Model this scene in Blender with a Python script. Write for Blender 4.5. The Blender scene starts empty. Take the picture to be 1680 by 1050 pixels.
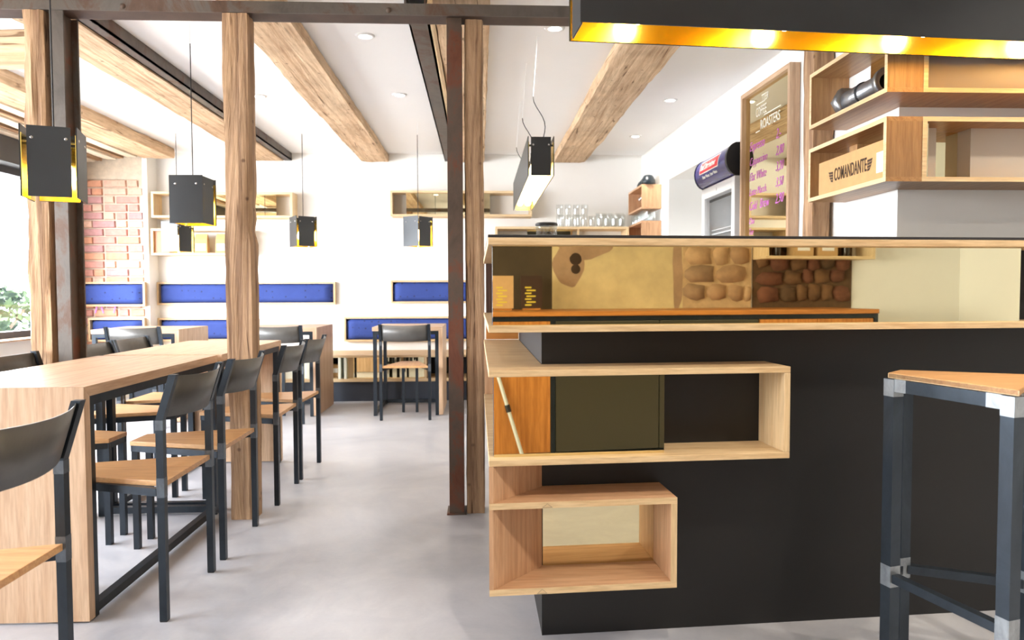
import bpy, math, random
from mathutils import Vector, Matrix, noise
random.seed(7)
S = bpy.context.scene
C = S.collection
PI = math.pi
R = math.radians

# ------------------------------------------------------------------ camera
CAM_H = 1.06
F_PX, PITCH, YAW, ROLL = 1157.0, R(2.275), R(2.631), R(-0.167)
fw = Vector((math.sin(YAW)*math.cos(PITCH), math.cos(YAW)*math.cos(PITCH), -math.sin(PITCH)))
rt = Vector((math.cos(YAW), -math.sin(YAW), 0))
up = rt.cross(fw)
r2 = rt*math.cos(ROLL) + up*math.sin(ROLL)
u2 = up*math.cos(ROLL) - rt*math.sin(ROLL)
cam = bpy.data.cameras.new('camera')
cam.sensor_width = 36.0
cam.lens = F_PX/1680*36
cam.clip_start = 0.02
cam.dof.use_dof = True
cam.dof.focus_distance = 2.5
cam.dof.aperture_fstop = 4.5
camo = bpy.data.objects.new('camera', cam)
camo.matrix_world = Matrix(((r2.x, u2.x, -fw.x, 0), (r2.y, u2.y, -fw.y, 0), (r2.z, u2.z, -fw.z, CAM_H), (0, 0, 0, 1)))
C.objects.link(camo)
S.camera = camo

# ------------------------------------------------------------------ sky, light, exposure
W = bpy.data.worlds.new('sky')
S.world = W
W.use_nodes = True
wn = W.node_tree
bgn = wn.nodes['Background']
bgn.inputs[0].default_value = (0.87, 0.92, 1.0, 1)
bgn.inputs[1].default_value = 17.0
S.view_settings.view_transform = 'Standard'
S.view_settings.look = 'None'
S.view_settings.exposure = 1.26
S.view_settings.gamma = 1.0
S.view_settings.use_curve_mapping = False
S.cycles.transparent_max_bounces = 24


def daylight(name, loc, rot, sx, sy, power, col=(1.0, 0.97, 0.93)):
    l = bpy.data.lights.new(name, 'AREA')
    l.shape = 'RECTANGLE'
    l.size, l.size_y = sx, sy
    l.energy = power
    l.color = col
    o = bpy.data.objects.new(name, l)
    o.location = loc
    o.rotation_euler = rot
    C.objects.link(o)
    return o


def portal(name, loc, rot, sx, sy):
    o = daylight(name, loc, rot, sx, sy, 1)
    o.data.cycles.is_portal = True


# sky portal in the window opening (sampling aid for the sky light)
portal('window_portal', (-4.14, 3.5, 1.41), (0, -R(90), 0), 1.48, 6.6)

# ------------------------------------------------------------------ materials
MATS = {}


def nt_new(name):
    m = bpy.data.materials.new(name)
    m.use_nodes = True
    nt = m.node_tree
    for n in list(nt.nodes):
        nt.nodes.remove(n)
    out = nt.nodes.new('ShaderNodeOutputMaterial')
    b = nt.nodes.new('ShaderNodeBsdfPrincipled')
    nt.links.new(b.outputs[0], out.inputs[0])
    return m, nt, b, out


def coords(nt, scale, seedmul=9.0):
    tc = nt.nodes.new('ShaderNodeTexCoord')
    oi = nt.nodes.new('ShaderNodeObjectInfo')
    ml = nt.nodes.new('ShaderNodeMath')
    ml.operation = 'MULTIPLY'
    ml.inputs[1].default_value = seedmul
    nt.links.new(oi.outputs['Random'], ml.inputs[0])
    ad = nt.nodes.new('ShaderNodeVectorMath')
    ad.operation = 'ADD'
    nt.links.new(tc.outputs['Object'], ad.inputs[0])
    nt.links.new(ml.outputs[0], ad.inputs[1])
    mp = nt.nodes.new('ShaderNodeMapping')
    mp.inputs['Scale'].default_value = scale
    nt.links.new(ad.outputs[0], mp.inputs[0])
    return mp.outputs[0], oi


def ramp(nt, src, stops):
    r = nt.nodes.new('ShaderNodeValToRGB')
    el = r.color_ramp.elements
    while len(el) < len(stops):
        el.new(0.5)
    for e, (p, c) in zip(el, stops):
        e.position = p
        e.color = (*c, 1)
    nt.links.new(src, r.inputs[0])
    return r.outputs[0]


def noise_tex(nt, vec, scale, detail=4, rough=0.55, dist=0.0):
    n = nt.nodes.new('ShaderNodeTexNoise')
    n.inputs['Scale'].default_value = scale
    n.inputs['Detail'].default_value = detail
    n.inputs['Roughness'].default_value = rough
    n.inputs['Distortion'].default_value = dist
    nt.links.new(vec, n.inputs['Vector'])
    return n.outputs[0]


def mixc(nt, a, b, fac, mode='MIX'):
    m = nt.nodes.new('ShaderNodeMix')
    m.data_type = 'RGBA'
    m.blend_type = mode
    if isinstance(fac, (int, float)):
        m.inputs[0].default_value = fac
    else:
        nt.links.new(fac, m.inputs[0])
    for sck, v in ((m.inputs[6], a), (m.inputs[7], b)):
        if isinstance(v, tuple):
            sck.default_value = (*v, 1)
        else:
            nt.links.new(v, sck)
    return m.outputs[2]


def bump(nt, b, h, strength, dist=0.01):
    bp = nt.nodes.new('ShaderNodeBump')
    bp.inputs['Strength'].default_value = strength
    bp.inputs['Distance'].default_value = dist
    nt.links.new(h, bp.inputs['Height'])
    nt.links.new(bp.outputs[0], b.inputs['Normal'])


def srgb(r, g, b):
    f = lambda c: ((c/255+0.055)/1.055)**2.4 if c > 10 else c/255/12.92
    return (f(r), f(g), f(b))


def wood(key, axis='x'):
    k = key + axis
    if k in MATS:
        return MATS[k]
    P = dict(
        oak=(srgb(204, 174, 144), srgb(180, 144, 112), 1.0, 0.42, 0.15),
        edge=(srgb(234, 210, 168), srgb(220, 190, 144), 1.2, 0.5, 0.1),  # pale edging wood, lightened further for the light its faces catch
        spruce=(srgb(216, 190, 148), srgb(198, 164, 118), 1.2, 0.5, 0.1),
        beech=(srgb(206, 166, 130), srgb(186, 142, 104), 1.0, 0.45, 0.1),
        veneer=(srgb(186, 146, 100), srgb(164, 120, 78), 1.4, 0.4, 0.08),
        seat=(srgb(206, 162, 112), srgb(188, 138, 90), 1.2, 0.38, 0.08),
        walnut=(srgb(196, 130, 62), srgb(160, 98, 40), 1.2, 0.4, 0.1),
        beam=(srgb(228, 202, 168), srgb(190, 154, 118), 0.8, 0.85, 0.7),
        post=(srgb(190, 156, 120), srgb(116, 84, 60), 1.0, 0.8, 0.8),
        dark=(srgb(74, 46, 28), srgb(48, 28, 16), 1.0, 0.7, 0.3),
    )[key]
    base, dk, sc, ro, bs = P
    old = key in ('beam', 'post', 'dark')
    m, nt, b, out = nt_new('wood_' + k)
    st = {'x': (0.07, 1, 1), 'y': (1, 0.07, 1), 'z': (1, 1, 0.07)}[axis]
    v, oi = coords(nt, tuple(s*sc for s in st))
    n1 = noise_tex(nt, v, 9 if old else 14, 5, 0.6, 1.6)
    w = nt.nodes.new('ShaderNodeTexWave')
    w.wave_type = 'RINGS'
    w.rings_direction = axis.upper()
    w.inputs['Scale'].default_value = 9
    w.inputs['Distortion'].default_value = 9
    w.inputs['Detail'].default_value = 3
    w.inputs['Detail Scale'].default_value = 1.2
    nt.links.new(v, w.inputs['Vector'])
    nf = noise_tex(nt, v, 130, 3, 0.6, 0.2)
    c1 = ramp(nt, n1, [(0.3, dk), (0.62, base)])
    c2 = ramp(nt, w.outputs[0], [(0.0, dk), (0.55, base)])
    col = mixc(nt, c1, c2, 0.4)
    lo = tuple(x*0.82 for x in base)
    fib = ramp(nt, nf, [(0.35, (0.80, 0.76, 0.72)), (0.6, (1.06, 1.05, 1.04))])
    col = mixc(nt, col, fib, 0.7, 'MULTIPLY')
    if old:
        tc = nt.nodes.new('ShaderNodeTexCoord')
        sp = noise_tex(nt, tc.outputs['Object'], 2.3, 5, 0.65, 0.4)
        pt = ramp(nt, sp, [(0.32, (0.72, 0.69, 0.66)), (0.55, (1.0, 1.0, 1.0)), (0.75, (1.1, 1.1, 1.09))])
        col = mixc(nt, col, pt, 0.85, 'MULTIPLY')
        cr = noise_tex(nt, v, 22, 2, 0.5, 2.4)
        ck = ramp(nt, cr, [(0.30, (0.25, 0.17, 0.11)), (0.36, (1, 1, 1))])
        col = mixc(nt, col, ck, 0.8, 'MULTIPLY')
        vo = nt.nodes.new('ShaderNodeTexVoronoi')
        vo.inputs['Scale'].default_value = 11
        nt.links.new(tc.outputs['Object'], vo.inputs['Vector'])
        kn = ramp(nt, vo.outputs['Distance'], [(0.05, (0.22, 0.15, 0.10)), (0.13, (1, 1, 1))])
        col = mixc(nt, col, kn, 0.75, 'MULTIPLY')
    # per-board tone
    tone = ramp(nt, oi.outputs['Random'], [(0.0, (0.92, 0.91, 0.90)), (1.0, (1.06, 1.05, 1.03))])
    col = mixc(nt, col, tone, 1.0, 'MULTIPLY')
    nt.links.new(col, b.inputs['Base Color'])
    b.inputs['Roughness'].default_value = ro
    bump(nt, b, n1 if old else nf, bs, 0.02 if old else 0.002)
    MATS[k] = m
    return m


def plain(key, col, rough=0.5, metal=0.0, emit=0.0, ecol=None, nscale=None, namp=0.12, bs=0.0, spec=0.5):
    if key in MATS:
        return MATS[key]
    m, nt, b, out = nt_new(key)
    if nscale:
        v, oi = coords(nt, (1, 1, 1))
        n = noise_tex(nt, v, nscale, 5, 0.6)
        c = ramp(nt, n, [(0.3, tuple(x*(1-namp) for x in col)), (0.7, tuple(min(1, x*(1+namp)) for x in col))])
        nt.links.new(c, b.inputs['Base Color'])
        if bs:
            bump(nt, b, n, bs, 0.01)
    else:
        b.inputs['Base Color'].default_value = (*col, 1)
    b.inputs['Roughness'].default_value = rough
    b.inputs['Metallic'].default_value = metal
    b.inputs['Specular IOR Level'].default_value = spec
    if emit:
        b.inputs['Emission Color'].default_value = (*(ecol or col), 1)
        b.inputs['Emission Strength'].default_value = emit
    MATS[key] = m
    return m


def make_floor_mat():
    m, nt, b, out = nt_new('concrete_floor')
    tc = nt.nodes.new('ShaderNodeTexCoord')
    n1 = noise_tex(nt, tc.outputs['Object'], 0.9, 6, 0.6, 0.8)
    n2 = noise_tex(nt, tc.outputs['Object'], 4.5, 6, 0.65, 1.4)
    n3 = noise_tex(nt, tc.outputs['Object'], 70, 3, 0.6)
    c1 = ramp(nt, n1, [(0.3, srgb(158, 159, 164)), (0.7, srgb(190, 189, 191))])
    c2 = ramp(nt, n2, [(0.3, (0.86, 0.86, 0.88)), (0.65, (1.05, 1.04, 1.02))])
    c = mixc(nt, c1, c2, 0.9, 'MULTIPLY')
    c3 = ramp(nt, n3, [(0.25, (0.93, 0.93, 0.93)), (0.6, (1.0, 1.0, 1.0))])
    c = mixc(nt, c, c3, 0.5, 'MULTIPLY')
    nt.links.new(c, b.inputs['Base Color'])
    rr = ramp(nt, n2, [(0.3, (0.30, 0.30, 0.30)), (0.7, (0.44, 0.44, 0.44))])
    nt.links.new(rr, b.inputs['Roughness'])
    b.inputs['Specular IOR Level'].default_value = 0.6
    bump(nt, b, n2, 0.06, 0.01)
    return m


def make_steel(key, col, rough=0.42, metal=0.6, rust=None, rscale=7):
    if key in MATS:
        return MATS[key]
    m, nt, b, out = nt_new(key)
    v, oi = coords(nt, (1, 1, 0.6))
    n = noise_tex(nt, v, rscale, 6, 0.7, 0.6)
    if rust:
        c = ramp(nt, n, [(0.30, tuple(x*0.6 for x in col)), (0.5, col), (0.58, rust), (0.74, tuple(x*0.55 for x in rust))])
    else:
        c = ramp(nt, n, [(0.3, tuple(x*0.75 for x in col)), (0.7, tuple(x*1.25 for x in col))])
    nt.links.new(c, b.inputs['Base Color'])
    b.inputs['Roughness'].default_value = rough
    b.inputs['Metallic'].default_value = metal
    bump(nt, b, n, 0.15 if rust else 0.03, 0.004)
    MATS[key] = m
    return m


def make_glass(key, col=(1, 1, 1)):
    m, nt, b, out = nt_new(key)
    nt.nodes.remove(b)
    t = nt.nodes.new('ShaderNodeBsdfTransparent')
    t.inputs[0].default_value = (*col, 1)
    g = nt.nodes.new('ShaderNodeBsdfGlossy')
    g.inputs['Roughness'].default_value = 0.05
    mx = nt.nodes.new('ShaderNodeMixShader')
    mx.inputs[0].default_value = 0.13
    nt.links.new(t.outputs[0], mx.inputs[1])
    nt.links.new(g.outputs[0], mx.inputs[2])
    nt.links.new(mx.outputs[0], out.inputs[0])
    MATS[key] = m
    return m


def make_pane(key):
    m, nt, b, out = nt_new(key)
    nt.nodes.remove(b)
    t = nt.nodes.new('ShaderNodeBsdfTransparent')
    t.inputs[0].default_value = (0.97, 0.97, 0.97, 1)
    g = nt.nodes.new('ShaderNodeBsdfGlossy')
    g.inputs['Roughness'].default_value = 0.02
    mx = nt.nodes.new('ShaderNodeMixShader')
    mx.inputs[0].default_value = 0.06
    nt.links.new(t.outputs[0], mx.inputs[1])
    nt.links.new(g.outputs[0], mx.inputs[2])
    nt.links.new(mx.outputs[0], out.inputs[0])
    MATS[key] = m
    return m


def make_fabric():
    m, nt, b, out = nt_new('blue_fabric')
    tc = nt.nodes.new('ShaderNodeTexCoord')
    mp = nt.nodes.new('ShaderNodeMapping')
    mp.inputs['Scale'].default_value = (1, 0.0, 1)
    nt.links.new(tc.outputs['Object'], mp.inputs[0])
    vo = nt.nodes.new('ShaderNodeTexVoronoi')
    vo.inputs['Scale'].default_value = 15
    vo.inputs['Randomness'].default_value = 0.25
    nt.links.new(mp.outputs[0], vo.inputs['Vector'])
    c = ramp(nt, vo.outputs['Distance'], [(0.0, srgb(32, 42, 80)), (0.11, srgb(32, 42, 80)), (0.15, srgb(46, 66, 132))])
    n = noise_tex(nt, tc.outputs['Object'], 6, 4, 0.6, 0.5)
    c = mixc(nt, c, ramp(nt, n, [(0.3, (0.85, 0.85, 0.88)), (0.7, (1.08, 1.08, 1.06))]), 0.8, 'MULTIPLY')
    nt.links.new(c, b.inputs['Base Color'])
    b.inputs['Roughness'].default_value = 0.85
    bump(nt, b, n, 0.5, 0.02)
    MATS['blue_fabric'] = m
    return m


FLOOR = make_floor_mat()
WHITE = plain('white_plaster', srgb(240, 238, 232), 0.8, nscale=3, namp=0.015)
CEIL = plain('ceiling_paint', srgb(244, 244, 243), 0.85, nscale=2, namp=0.01)
CREAM = plain('old_plaster', srgb(214, 192, 142), 0.9, nscale=5, namp=0.14, bs=0.3)
MORTAR = plain('mortar', srgb(206, 192, 172), 0.95, nscale=20, namp=0.12, bs=0.5)
BLACK = plain('black_laminate', srgb(19, 19, 19), 0.5, nscale=40, namp=0.06)
BLACKTOP = plain('black_top', srgb(40, 38, 38), 0.4)
STEEL = make_steel('blued_steel', srgb(52, 58, 64), 0.38, 0.75)
STEELPL = make_steel('rolled_steel_plate', srgb(94, 92, 88), 0.4, 0.4, rscale=4)
STEELS = make_steel('light_blued_steel', srgb(64, 72, 80), 0.36, 0.75)
WELD = make_steel('ground_weld', srgb(158, 164, 168), 0.4, 0.8, rscale=30)
WELDD = make_steel('worn_weld', srgb(98, 104, 110), 0.4, 0.8, rscale=40)
RUST = make_steel('rusty_steel', srgb(88, 72, 60), 0.55, 0.35, srgb(106, 62, 42), 5)
GREYSTEEL = make_steel('mill_scale_steel', srgb(98, 90, 82), 0.55, 0.35, srgb(92, 70, 56), 4)
LAMPBLK = plain('lamp_black', srgb(52, 54, 55), 0.42, 0.3, nscale=6, namp=0.06)
BRASS = plain('polished_brass', (0.95, 0.74, 0.18), 0.22, 1.0)
MIRROR = plain('brass_mirror', (0.82, 0.73, 0.47), 0.015, 1.0)
BULB = plain('bulb_glow', (1, 0.86, 0.6), 0.4, emit=6.0, ecol=(1.0, 0.80, 0.48))
BULBDIM = plain('bulb_glow_long_lamp', (1, 0.86, 0.6), 0.4, emit=3.0, ecol=(1.0, 0.80, 0.48))
BULBBAR = plain('globe_bulb_glow', (1, 0.86, 0.6), 0.4, emit=22.0, ecol=(1.0, 0.76, 0.42))
SPOT = plain('spot_glow', (1, 1, 1), 0.4, emit=9.0, ecol=(1.0, 0.96, 0.9))
NICKEL = plain('nickel', (0.75, 0.74, 0.72), 0.25, 1.0)
CORD = plain('black_cord', srgb(28, 28, 30), 0.6)
WCORD = plain('white_cord', srgb(238, 238, 236), 0.6)
GLASS = make_glass('clear_glass', (0.93, 0.945, 0.94))
PANE = make_pane('window_glass')
FABRIC = make_fabric()
DARK = plain('dark_interior', srgb(24, 24, 26), 0.7)
NAVY = plain('dark_blue_grey_plinth', srgb(44, 50, 60), 0.5)
WFRAME = plain('dark_window_frame', srgb(58, 58, 60), 0.5)
PALE = plain('pale_panel', srgb(226, 226, 206), 0.5, nscale=4, namp=0.03)
GREYPANEL = plain('grey_back_panel', srgb(206, 196, 180), 0.5, nscale=3, namp=0.03)
CARD = plain('kraft_cardboard', srgb(198, 158, 106), 0.85, nscale=30, namp=0.05)
PAPERW = plain('white_label', srgb(238, 236, 230), 0.7)
INK = plain('dark_brown_ink', srgb(74, 54, 38), 0.8)
PINK = plain('pink_chalk_ink', srgb(226, 130, 224), 0.6)
WINK = plain('white_ink', srgb(236, 230, 214), 0.6)
CREMA = plain('appliance_white', srgb(232, 233, 232), 0.35)
NAVYSIGN = plain('fridge_sign_blue', srgb(44, 40, 112), 0.25)
RED = plain('sign_red', srgb(206, 40, 50), 0.4)
LEAF = plain('leaf_green', (0.030, 0.044, 0.018), 0.7, nscale=3, namp=0.35, spec=0.1)
BARK = plain('bark', srgb(110, 90, 70), 0.9)
GROUND = plain('outdoor_ground', srgb(176, 172, 166), 0.9, nscale=2, namp=0.2)
GALV = make_steel('galvanised_steel', srgb(150, 152, 154), 0.35, 0.85, rscale=14)
CHROME = plain('chrome_bar', srgb(206, 212, 208), 0.4, 0.2)
DKFRIDGE = plain('dark_fridge_front', srgb(62, 58, 46), 0.3)
YELLOW = plain('yellow_print', srgb(214, 190, 60), 0.7)
LILAC = plain('lilac_label', srgb(196, 170, 226), 0.7)

# ------------------------------------------------------------------ geometry helpers


class MB:
    def __init__(s):
        s.v, s.f, s.sm = [], [], []

    def add(s, vs, fs, smooth=False):
        o = len(s.v)
        s.v += [tuple(v) for v in vs]
        for f in fs:
            s.f.append(tuple(i+o for i in f))
            s.sm.append(smooth)
        return s

    def box(s, x0, y0, z0, x1, y1, z1):
        vs = [(x, y, z) for z in (z0, z1) for y in (y0, y1) for x in (x0, x1)]
        return s.add(vs, [(0, 2, 3, 1), (4, 5, 7, 6), (0, 1, 5, 4), (2, 6, 7, 3), (0, 4, 6, 2), (1, 3, 7, 5)])

    def prism(s, poly, z0, z1):
        n = len(poly)
        a = sum(poly[i][0]*poly[(i+1) % n][1]-poly[(i+1) % n][0]*poly[i][1] for i in range(n))
        if a < 0:
            poly = poly[::-1]
        vs = [(p[0], p[1], z0) for p in poly]+[(p[0], p[1], z1) for p in poly]
        fs = [tuple(range(n-1, -1, -1)), tuple(range(n, 2*n))]
        fs += [(i, (i+1) % n, n+(i+1) % n, n+i) for i in range(n)]
        return s.add(vs, fs)

    def bar(s, p0, p1, w, h=None, upv=(0, 0, 1)):
        h = h or w
        p0, p1 = Vector(p0), Vector(p1)
        d = (p1-p0).normalized()
        u = Vector(upv)
        if abs(d.dot(u)) > 0.98:
            u = Vector((0, 1, 0))
        a = d.cross(u).normalized()
        b = a.cross(d)
        vs = []
        for p in (p0, p1):
            for sa, sb in ((-1, -1), (1, -1), (1, 1), (-1, 1)):
                vs.append(p+a*(sa*w/2)+b*(sb*h/2))
        return s.add(vs, [(3, 2, 1, 0), (4, 5, 6, 7), (0, 1, 5, 4), (1, 2, 6, 5), (2, 3, 7, 6), (3, 0, 4, 7)])

    def path(s, pts, r, n=6):
        pts = [Vector(p) for p in pts]
        rings = []
        for i, p in enumerate(pts):
            d = (pts[min(i+1, len(pts)-1)]-pts[max(i-1, 0)]).normalized()
            u = Vector((0, 0, 1)) if abs(d.z) < 0.9 else Vector((1, 0, 0))
            a = d.cross(u).normalized()
            b = a.cross(d)
            rings.append([p+a*(r*math.cos(t*2*PI/n))+b*(r*math.sin(t*2*PI/n)) for t in range(n)])
        vs = [q for g in rings for q in g]
        fs = []
        for i in range(len(pts)-1):
            for t in range(n):
                fs.append((i*n+t, i*n+(t+1) % n, (i+1)*n+(t+1) % n, (i+1)*n+t))
        s.add(vs, fs, True)
        k = (len(pts)-1)*n
        return s.add([rings[0][t] for t in range(n)]+[rings[-1][t] for t in range(n)], [tuple(range(n-1, -1, -1)), tuple(range(n, 2*n))])

    def lathe(s, prof, n=20, c=(0, 0, 0), axis='z'):
        vs = []
        for (r, z) in prof:
            for t in range(n):
                x, y = r*math.cos(t*2*PI/n), r*math.sin(t*2*PI/n)
                q = (x, y, z) if axis == 'z' else ((x, z, y) if axis == 'y' else (z, x, y))
                vs.append((q[0]+c[0], q[1]+c[1], q[2]+c[2]))
        fs = []
        for i in range(len(prof)-1):
            for t in range(n):
                f = (i*n+t, i*n+(t+1) % n, (i+1)*n+(t+1) % n, (i+1)*n+t)
                fs.append(f if axis != 'y' else f[::-1])
        return s.add(vs, fs, True)

    def build(s, name, mat, parent=None, bevel=0.0, loc=None, rot=None):
        me = bpy.data.meshes.new(name)
        me.from_pydata(s.v, [], s.f)
        me.polygons.foreach_set('use_smooth', s.sm)
        me.materials.append(mat)
        me.update()
        return put(name, me, parent, bevel, loc, rot)


def put(name, me, parent=None, bevel=0.0, loc=None, rot=None):
    o = bpy.data.objects.new(name, me)
    C.objects.link(o)
    if parent:
        o.parent = parent
    if loc is not None:
        o.location = loc
    if rot is not None:
        o.rotation_euler = rot
    if bevel:
        b = o.modifiers.new('bevel', 'BEVEL')
        b.width = bevel
        b.segments = 2
        b.limit_method = 'ANGLE'
    return o


def tag(o, label, cat, group=None):
    o['label'] = label
    o['category'] = cat
    if group:
        o['group'] = group
    return o


def thing(name, label, cat, loc=(0, 0, 0), rz=0.0, group=None):
    o = bpy.data.objects.new(name, None)
    o.empty_display_size = 0.1
    C.objects.link(o)
    o.location = loc
    o.rotation_euler = (0, 0, rz)
    return tag(o, label, cat, group)


def struct(o):
    o['kind'] = 'structure'
    return o


def dup(root, loc, rz, label, group=None):
    r = root.copy()
    C.objects.link(r)
    r.location = loc
    r.rotation_euler = (0, 0, rz)
    r['label'] = label
    if group:
        r['group'] = group
    for ch in list(root.children):
        c = ch.copy()
        C.objects.link(c)
        c.parent = r
        for g in list(ch.children):
            d = g.copy()
            C.objects.link(d)
            d.parent = c
    return r


def text_part(name, body, size, mat, parent, origin, xdir, ydir, sx=1.0, shear=0.0, align='LEFT', depth=0.0006, spacing=1.0, bold=0.0):
    """flat lettering: text x runs along xdir, text up along ydir"""
    cu = bpy.data.curves.new(name, 'FONT')
    cu.body = body
    cu.size = size
    cu.shear = shear
    cu.align_x = align
    cu.space_character = spacing
    cu.offset = bold
    cu.extrude = depth
    cu.resolution_u = 3
    tmp = bpy.data.objects.new('tmp', cu)
    C.objects.link(tmp)
    dg = bpy.context.evaluated_depsgraph_get()
    me = bpy.data.meshes.new_from_object(tmp.evaluated_get(dg))
    bpy.data.objects.remove(tmp)
    x, y = Vector(xdir).normalized()*sx, Vector(ydir).normalized()
    z = x.cross(y).normalized()
    M = Matrix(((x.x, y.x, z.x, origin[0]), (x.y, y.y, z.y, origin[1]), (x.z, y.z, z.z, origin[2]), (0, 0, 0, 1)))
    me.transform(M)
    me.materials.clear()
    me.materials.append(mat)
    me.name = name
    return put(name, me, parent)


def rough_beam(name, p0, p1, w, h, mat, parent=None, amp=0.008, seg=0.09, seed=0, notch=()):
    """hewn timber: subdivided bar with wandering faces; local axes = world"""
    p0, p1 = Vector(p0), Vector(p1)
    d = p1-p0
    L = d.length
    d.normalize()
    if abs(d.z) > 0.9:
        a, b = Vector((1, 0, 0)), Vector((0, 1, 0))
    else:
        b = Vector((0, 0, 1))
        a = d.cross(b).normalized()
    k = 5
    ring = [(-0.5+i/k, -0.5) for i in range(k)]+[(0.5, -0.5+i/k) for i in range(k)]+[(0.5-i/k, 0.5) for i in range(k)]+[(-0.5, 0.5-i/k) for i in range(k)]
    n = len(ring)
    ns = max(6, int(L/seg))
    vs, fs = [], []
    for i in range(ns+1):
        t = i/ns
        for (u, v) in ring:
            q = Vector((u*7+seed*3.1, v*7+seed*1.7, t*L*1.8))
            q2 = Vector((u*2+seed, v*2, t*L*9))
            off = amp*(noise.noise(q)*1.3+noise.noise(q2)*0.8)
            cu = 1.0
            if abs(u) > 0.45 and abs(v) > 0.45:
                cu = 0.965 - 0.03*abs(noise.noise(Vector((t*L*4, seed*5+u, v))))
            for (tc_, dt, su, dep) in notch:
                if abs(t-tc_) < dt and u*su > 0.28:
                    cu *= 1-dep*(1-abs(t-tc_)/dt)
            p = p0+d*(t*L)+a*(u*w*cu+(off if abs(u) > 0.45 else 0)*math.copysign(1, u))+b*(v*h*cu+(off if abs(v) > 0.45 else 0)*math.copysign(1, v))
            vs.append(p)
    for i in range(ns):
        for t in range(n):
            fs.append((i*n+t, i*n+(t+1) % n, (i+1)*n+(t+1) % n, (i+1)*n+t))
    m = MB().add(vs, fs, True)
    m.add(vs[:n], [tuple(range(n-1, -1, -1))])
    m.add(vs[-n:], [tuple(range(n))])
    # recentre so that object space starts at the timber's foot
    m.v = [tuple(Vector(q)-p0) for q in m.v]
    o = m.build(name, mat, parent, loc=p0)
    o.data.set_sharp_from_angle(angle=R(38))
    return o


def bx(name, mat, parent, x0, y0, z0, x1, y1, z1, bevel=0.0):
    return MB().box(x0, y0, z0, x1, y1, z1).build(name, mat, parent, bevel)


# ------------------------------------------------------------------ room shell
CZ = 2.51           # ceiling
BY = 7.5            # back wall
FY = -1.05          # wall behind the camera
LX = -4.0           # window wall
RX = 4.27           # far right wall of the bar area
wr = lambda y: 1.73+(BY-y)*0.0308   # the slightly skewed wall behind the bar

struct(bx('floor', FLOOR, None, LX-0.2, FY-0.2, -0.12, RX+0.2, BY+0.2, 0.0))
ceiling = struct(bx('ceiling', CEIL, None, LX-0.2, FY-0.2, CZ, RX+0.2, BY+0.2, CZ+0.15))
struct(bx('wall_back', WHITE, None, LX-0.2, BY, 0, 2.6, BY+0.15, CZ))

# window wall on the left
wl = MB()
wl.box(LX-0.2, FY-0.2, 0, LX, BY, 0.67).box(LX-0.2, FY-0.2, 2.16, LX, BY, CZ)
wl.box(LX-0.2, FY-0.2, 0.67, LX, 0.2, 2.16).box(LX-0.2, 6.8, 0.67, LX, BY, 2.16)
struct(wl.build('wall_left', WHITE))


def window(name, axis, c, a0, a1, z0, z1, posts, head=0.07):
    """glazed opening; axis 'x' = plane x=c running in y, axis 'y' = plane y=c running in x"""
    e = bpy.data.objects.new(name, None)
    C.objects.link(e)
    e['kind'] = 'structure'

    def b(nm, mat, u0, u1, w0, w1, t0, t1):
        if axis == 'x':
            bx(nm, mat, e, c+t0, u0, w0, c+t1, u1, w1)
        else:
            bx(nm, mat, e, u0, c+t0, w0, u1, c+t1, w1)
    f = 0.06
    b('window_frame', WFRAME, a0, a1, z0, z0+f, -0.05, 0.05)
    b('window_frame', WFRAME, a0, a1, z1-head, z1, -0.05, 0.05)
    edges = [a0]+list(posts)+[a1]
    for i, p in enumerate(edges):
        lo = p if i == 0 else (p-f if i == len(edges)-1 else p-f/2)
        b('window_frame', WFRAME, lo, lo+f, z0+f, z1-head, -0.05, 0.05)
    for i in range(len(edges)-1):
        b('pane', PANE, edges[i]+f*0.5, edges[i+1]-f*0.5, z0+f*0.7, z1-head*0.7, -0.006, 0.006)
    return e


w1 = window('window_1', 'x', LX-0.1, 0.2, 6.8, 0.67, 2.16, (2.4, 4.6), 0.07)
bx('window_sill', wood('oak', 'y'), w1, LX-0.19, 0.2, 0.655, LX+0.12, 6.8, 0.672)
bx('roller_blind_box', WFRAME, w1, LX-0.06, 0.15, 2.15, LX+0.10, 7.2, 2.36)

# wall behind the camera
wfo = struct(bx('wall_front', WHITE, None, LX-0.2, FY-0.2, 0, RX+0.2, FY, CZ))
struct(bx('wall_right', WHITE, None, RX, FY-0.2, 0, RX+0.15, 2.7, CZ))

# wall behind the bar with the fridge niche
wb = MB()
wb.prism([(wr(6.52), 6.52), (wr(BY), BY), (2.6, BY), (2.6, 6.52)], 0, CZ)
wb.prism([(wr(3.2), 3.2), (wr(4.55), 4.55), (2.6, 4.55), (2.6, 3.2)], 0, CZ)
wb.prism([(wr(4.55), 4.55), (wr(6.52), 6.52), (2.6, 6.52), (2.6, 4.55)], 2.10, CZ)
wb.box(2.45, 4.55, 0, 2.6, 6.52, 2.10)
struct(wb.build('wall_bar_side', WHITE))
# white pier between bar and the right-hand area
struct(bx('wall_pier', WHITE, None, 1.585, 2.62, 0, RX+0.15, 3.2, CZ))

# brick pier in the far left corner, bricks laid one by one
PX0, PX1, PYF = -4.0, -3.34, 7.30
pier = struct(bx('wall_left_pier', MORTAR, None, PX0, PYF, 0, PX1, BY, CZ))
bx('plaster_edge', WHITE, pier, PX1-0.035, PYF-0.012, 0, PX1+0.012, BY, CZ-0.06)
bx('plaster_band', MORTAR, pier, PX0, PYF-0.010, 2.20, PX1-0.036, PYF, CZ-0.06)
brick_mats = [plain('brick_%s' % n, srgb(*c), 0.9, nscale=25, namp=0.14, bs=0.5) for n, c in
              (('rose', (196, 142, 130)), ('orange', (202, 148, 120)), ('mauve', (182, 138, 136)), ('pale', (206, 170, 150)))]
bme = {}


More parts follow.
